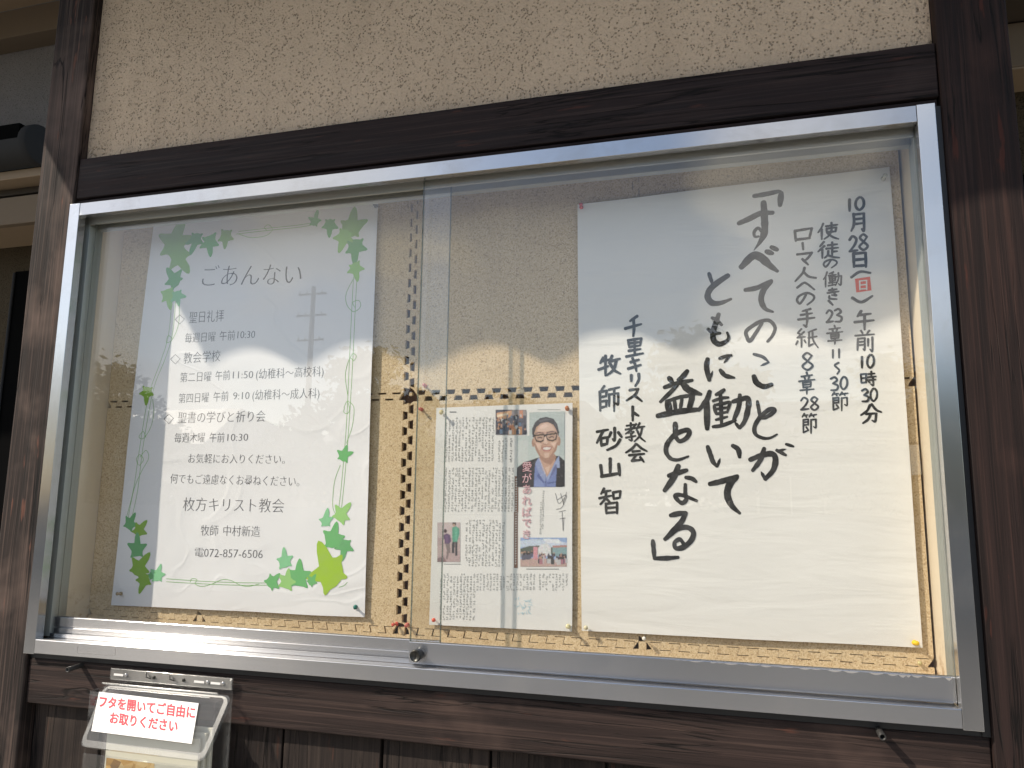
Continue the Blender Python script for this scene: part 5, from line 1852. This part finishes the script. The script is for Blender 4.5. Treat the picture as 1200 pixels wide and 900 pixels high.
M['pole'] = plain('concrete_pole', (0.30, 0.29, 0.28), 0.85)
tp_ = mpt(367.5, 336, -34.0)
up = empty('utility_pole', (tp_.x, -34.0, GROUND), 'concrete utility pole with crossarms across the street, mirrored in the glass', 'utility pole')
MB().lathe((tp_.x, -34.0, GROUND), (0, 0, 1), [(0, 0.19), (tp_.z - GROUND, 0.12), (tp_.z - GROUND + 0.01, 0.0)], 16).build('pole_shaft', M['pole'], up)
for py, w in ((344, 0.95), (369, 1.0), (398, 0.9)):
    z_ = mpt(367, py, -34.0).z
    boxpart('crossarm', M['pole'], up, tp_.x - w, tp_.x + w * 0.8, -34.10, -34.02, z_ - 0.05, z_ + 0.05, 0.01)
    for dx in (-0.9, -0.45, 0.5):
        MB().lathe((tp_.x + dx * w, -34.06, z_ + 0.05), (0, 0, 1), [(0, 0.03), (0.05, 0.07), (0.09, 0.03), (0.14, 0.05), (0.16, 0.0)], 10).build('insulator', M['white'], up)

M['leaf'] = plain('foliage', (0.055, 0.085, 0.03), 0.7)
M['leaf2'] = plain('foliage_light', (0.085, 0.12, 0.04), 0.7)
M['bark'] = plain('bark', (0.10, 0.07, 0.05), 0.9)
leafmesh = {}


def tree(x, y, h, rcrown, seed, label):
    r = random.Random(seed)
    e = empty('tree', (x, y, GROUND), label, 'tree', 'trees across the street')
    m = MB()
    m.tube([(x, y, GROUND), (x + 0.1, y, GROUND + h * 0.35), (x - 0.05, y + 0.1, GROUND + h * 0.75)], [0.17, 0.13, 0.05], 8)
    for k in range(7):
        a = r.uniform(0, 6.28)
        b = Vector((x, y, GROUND + h * r.uniform(0.3, 0.6)))
        m.tube([b, b + Vector((math.cos(a), math.sin(a), 0.7)) * rcrown * 0.7], [0.06, 0.02], 6)
    m.build('trunk', M['bark'], e)
    m = MB()
    clumps = []
    for k in range(34):
        d = Vector((r.gauss(0, 1), r.gauss(0, 1), r.gauss(0, 1))).normalized() * (r.random() ** 0.4)
        clumps.append((Vector((x, y, GROUND + h * 0.62)) + Vector((d.x * rcrown, d.y * rcrown, d.z * h * 0.36)), r.uniform(0.25, 0.55)))
    for k in range(9000):
        c, q = r.choice(clumps)
        p = c + Vector((r.gauss(0, q * 0.5), r.gauss(0, q * 0.5), r.gauss(0, q * 0.4)))
        u = Vector((r.uniform(-1, 1), r.uniform(-1, 1), r.uniform(-1, 1))).normalized()
        w = u.orthogonal().normalized()
        s = r.uniform(0.05, 0.12)
        m.add([p - u * s, p + w * s * 0.5, p + u * s, p - w * s * 0.5], [(0, 1, 2, 3)], r.choice((0, 0, 1)))
    m.build('crown', [M['leaf'], M['leaf2']], e)


tree(mpt(135, 450, -12).x, -12.0, mpt(150, 428, -12).z - GROUND, 1.5, 3, 'bushy tree standing furthest left across the street')
tree(mpt(40, 450, -13).x, -13.0, 5.0, 1.7, 9, 'taller bushy tree beyond the left end of the street wall')
src = [o for o in COL.objects if o.get('category') == 'tree'][0]
for (tx, ty, rz_, sc_, lb_) in ((-13.5, -14.5, 1.1, 0.95, 'round tree in front of the low pale house left of the pole'), (-6.6, -14.0, 2.3, 1.1, 'tall round tree just right of the utility pole'),
                               (-3.2, -15.5, 0.4, 0.9, 'small tree between the pole and the cream house'), (0.6, -14.2, 3.0, 1.12, 'leafy tree between the cream house and the right hand house'),
                               (4.6, -15.0, 4.1, 1.0, 'middle sized tree in front of the right hand house'), (8.6, -14.4, 5.2, 1.15, 'big leafy tree at the far right across the street')):
    n_ = src.copy()
    COL.objects.link(n_)
    n_.location = (tx, ty, GROUND)
    n_.rotation_euler = (0, 0, rz_)
    n_.scale = (sc_ * 1.1, sc_ * 1.1, sc_)
    n_['label'] = lb_
    for ch in list(src.children):
        c_ = ch.copy()
        COL.objects.link(c_)
        c_.parent = n_
M['housewall'] = stucco('pale_house_wall', (0.34, 0.31, 0.27), (0.42, 0.39, 0.34), 0.2)
M['roofgrey'] = plain('blue_grey_roof', (0.12, 0.13, 0.15), 0.5)
M['pane'] = plain('house_pane', (0.03, 0.04, 0.05), 0.08)


def house(x0, x1, y0, y1, zw, zr, label, wallm, nwin):
    e = empty('house', ((x0 + x1) / 2, y1, GROUND), label, 'house', 'houses across the street')
    boxpart('wall', wallm, e, x0, x1, y0, y1, GROUND, zw)
    m = MB()
    o_ = 0.5
    m.add([(x0 - o_, y0 - o_, zw), (x1 + o_, y0 - o_, zw), (x1 + o_, y1 + o_, zw), (x0 - o_, y1 + o_, zw), (x0 + 1.2, (y0 + y1) / 2, zr), (x1 - 1.2, (y0 + y1) / 2, zr),
           (x0 - o_, y0 - o_, zw - 0.15), (x1 + o_, y0 - o_, zw - 0.15), (x1 + o_, y1 + o_, zw - 0.15), (x0 - o_, y1 + o_, zw - 0.15)],
          [(0, 1, 5, 4), (1, 2, 5), (2, 3, 4, 5), (3, 0, 4), (6, 7, 1, 0), (7, 8, 2, 1), (8, 9, 3, 2), (9, 6, 0, 3), (6, 9, 8, 7)])
    m.build('roof', M['roofgrey'], e)
    for k in range(nwin):
        cx = x0 + (x1 - x0) * (k + 0.5) / nwin
        for zz in ((GROUND + 1.0, GROUND + 2.1),):
            w_ = boxpart('window', M['white'], e, cx - 0.75, cx + 0.75, y1, y1 + 0.06, zz[0], zz[1], 0.01)
            boxpart('pane', M['pane'], w_, cx - 0.68, cx - 0.02, y1 + 0.061, y1 + 0.07, zz[0] + 0.07, zz[1] - 0.07)
            boxpart('pane', M['pane'], w_, cx + 0.02, cx + 0.68, y1 + 0.061, y1 + 0.07, zz[0] + 0.07, zz[1] - 0.07)


house(-22, -13, -24, -17, GROUND + 2.9, GROUND + 4.4, 'low pale house with grey hip roof left of the utility pole', M['housewall'], 3)
house(-9.5, -1.5, -25, -18, GROUND + 3.0, GROUND + 4.5, 'cream low house with grey hip roof across the street behind the pole', M['stucco'], 3)
house(1.5, 12, -24, -17, GROUND + 2.8, GROUND + 4.2, 'low pale house with grey hip roof right across from the notice case', M['housewall'], 4)
M['block'] = stucco('garden_wall', (0.33, 0.31, 0.29), (0.42, 0.40, 0.37), 0.3)
bw = MB().box(-30, 20, -9.2, -9.05, GROUND, GROUND + 1.3).build('garden_wall', M['block'])
tag(bw, 'long low grey block garden wall on the far side of the street', 'wall')
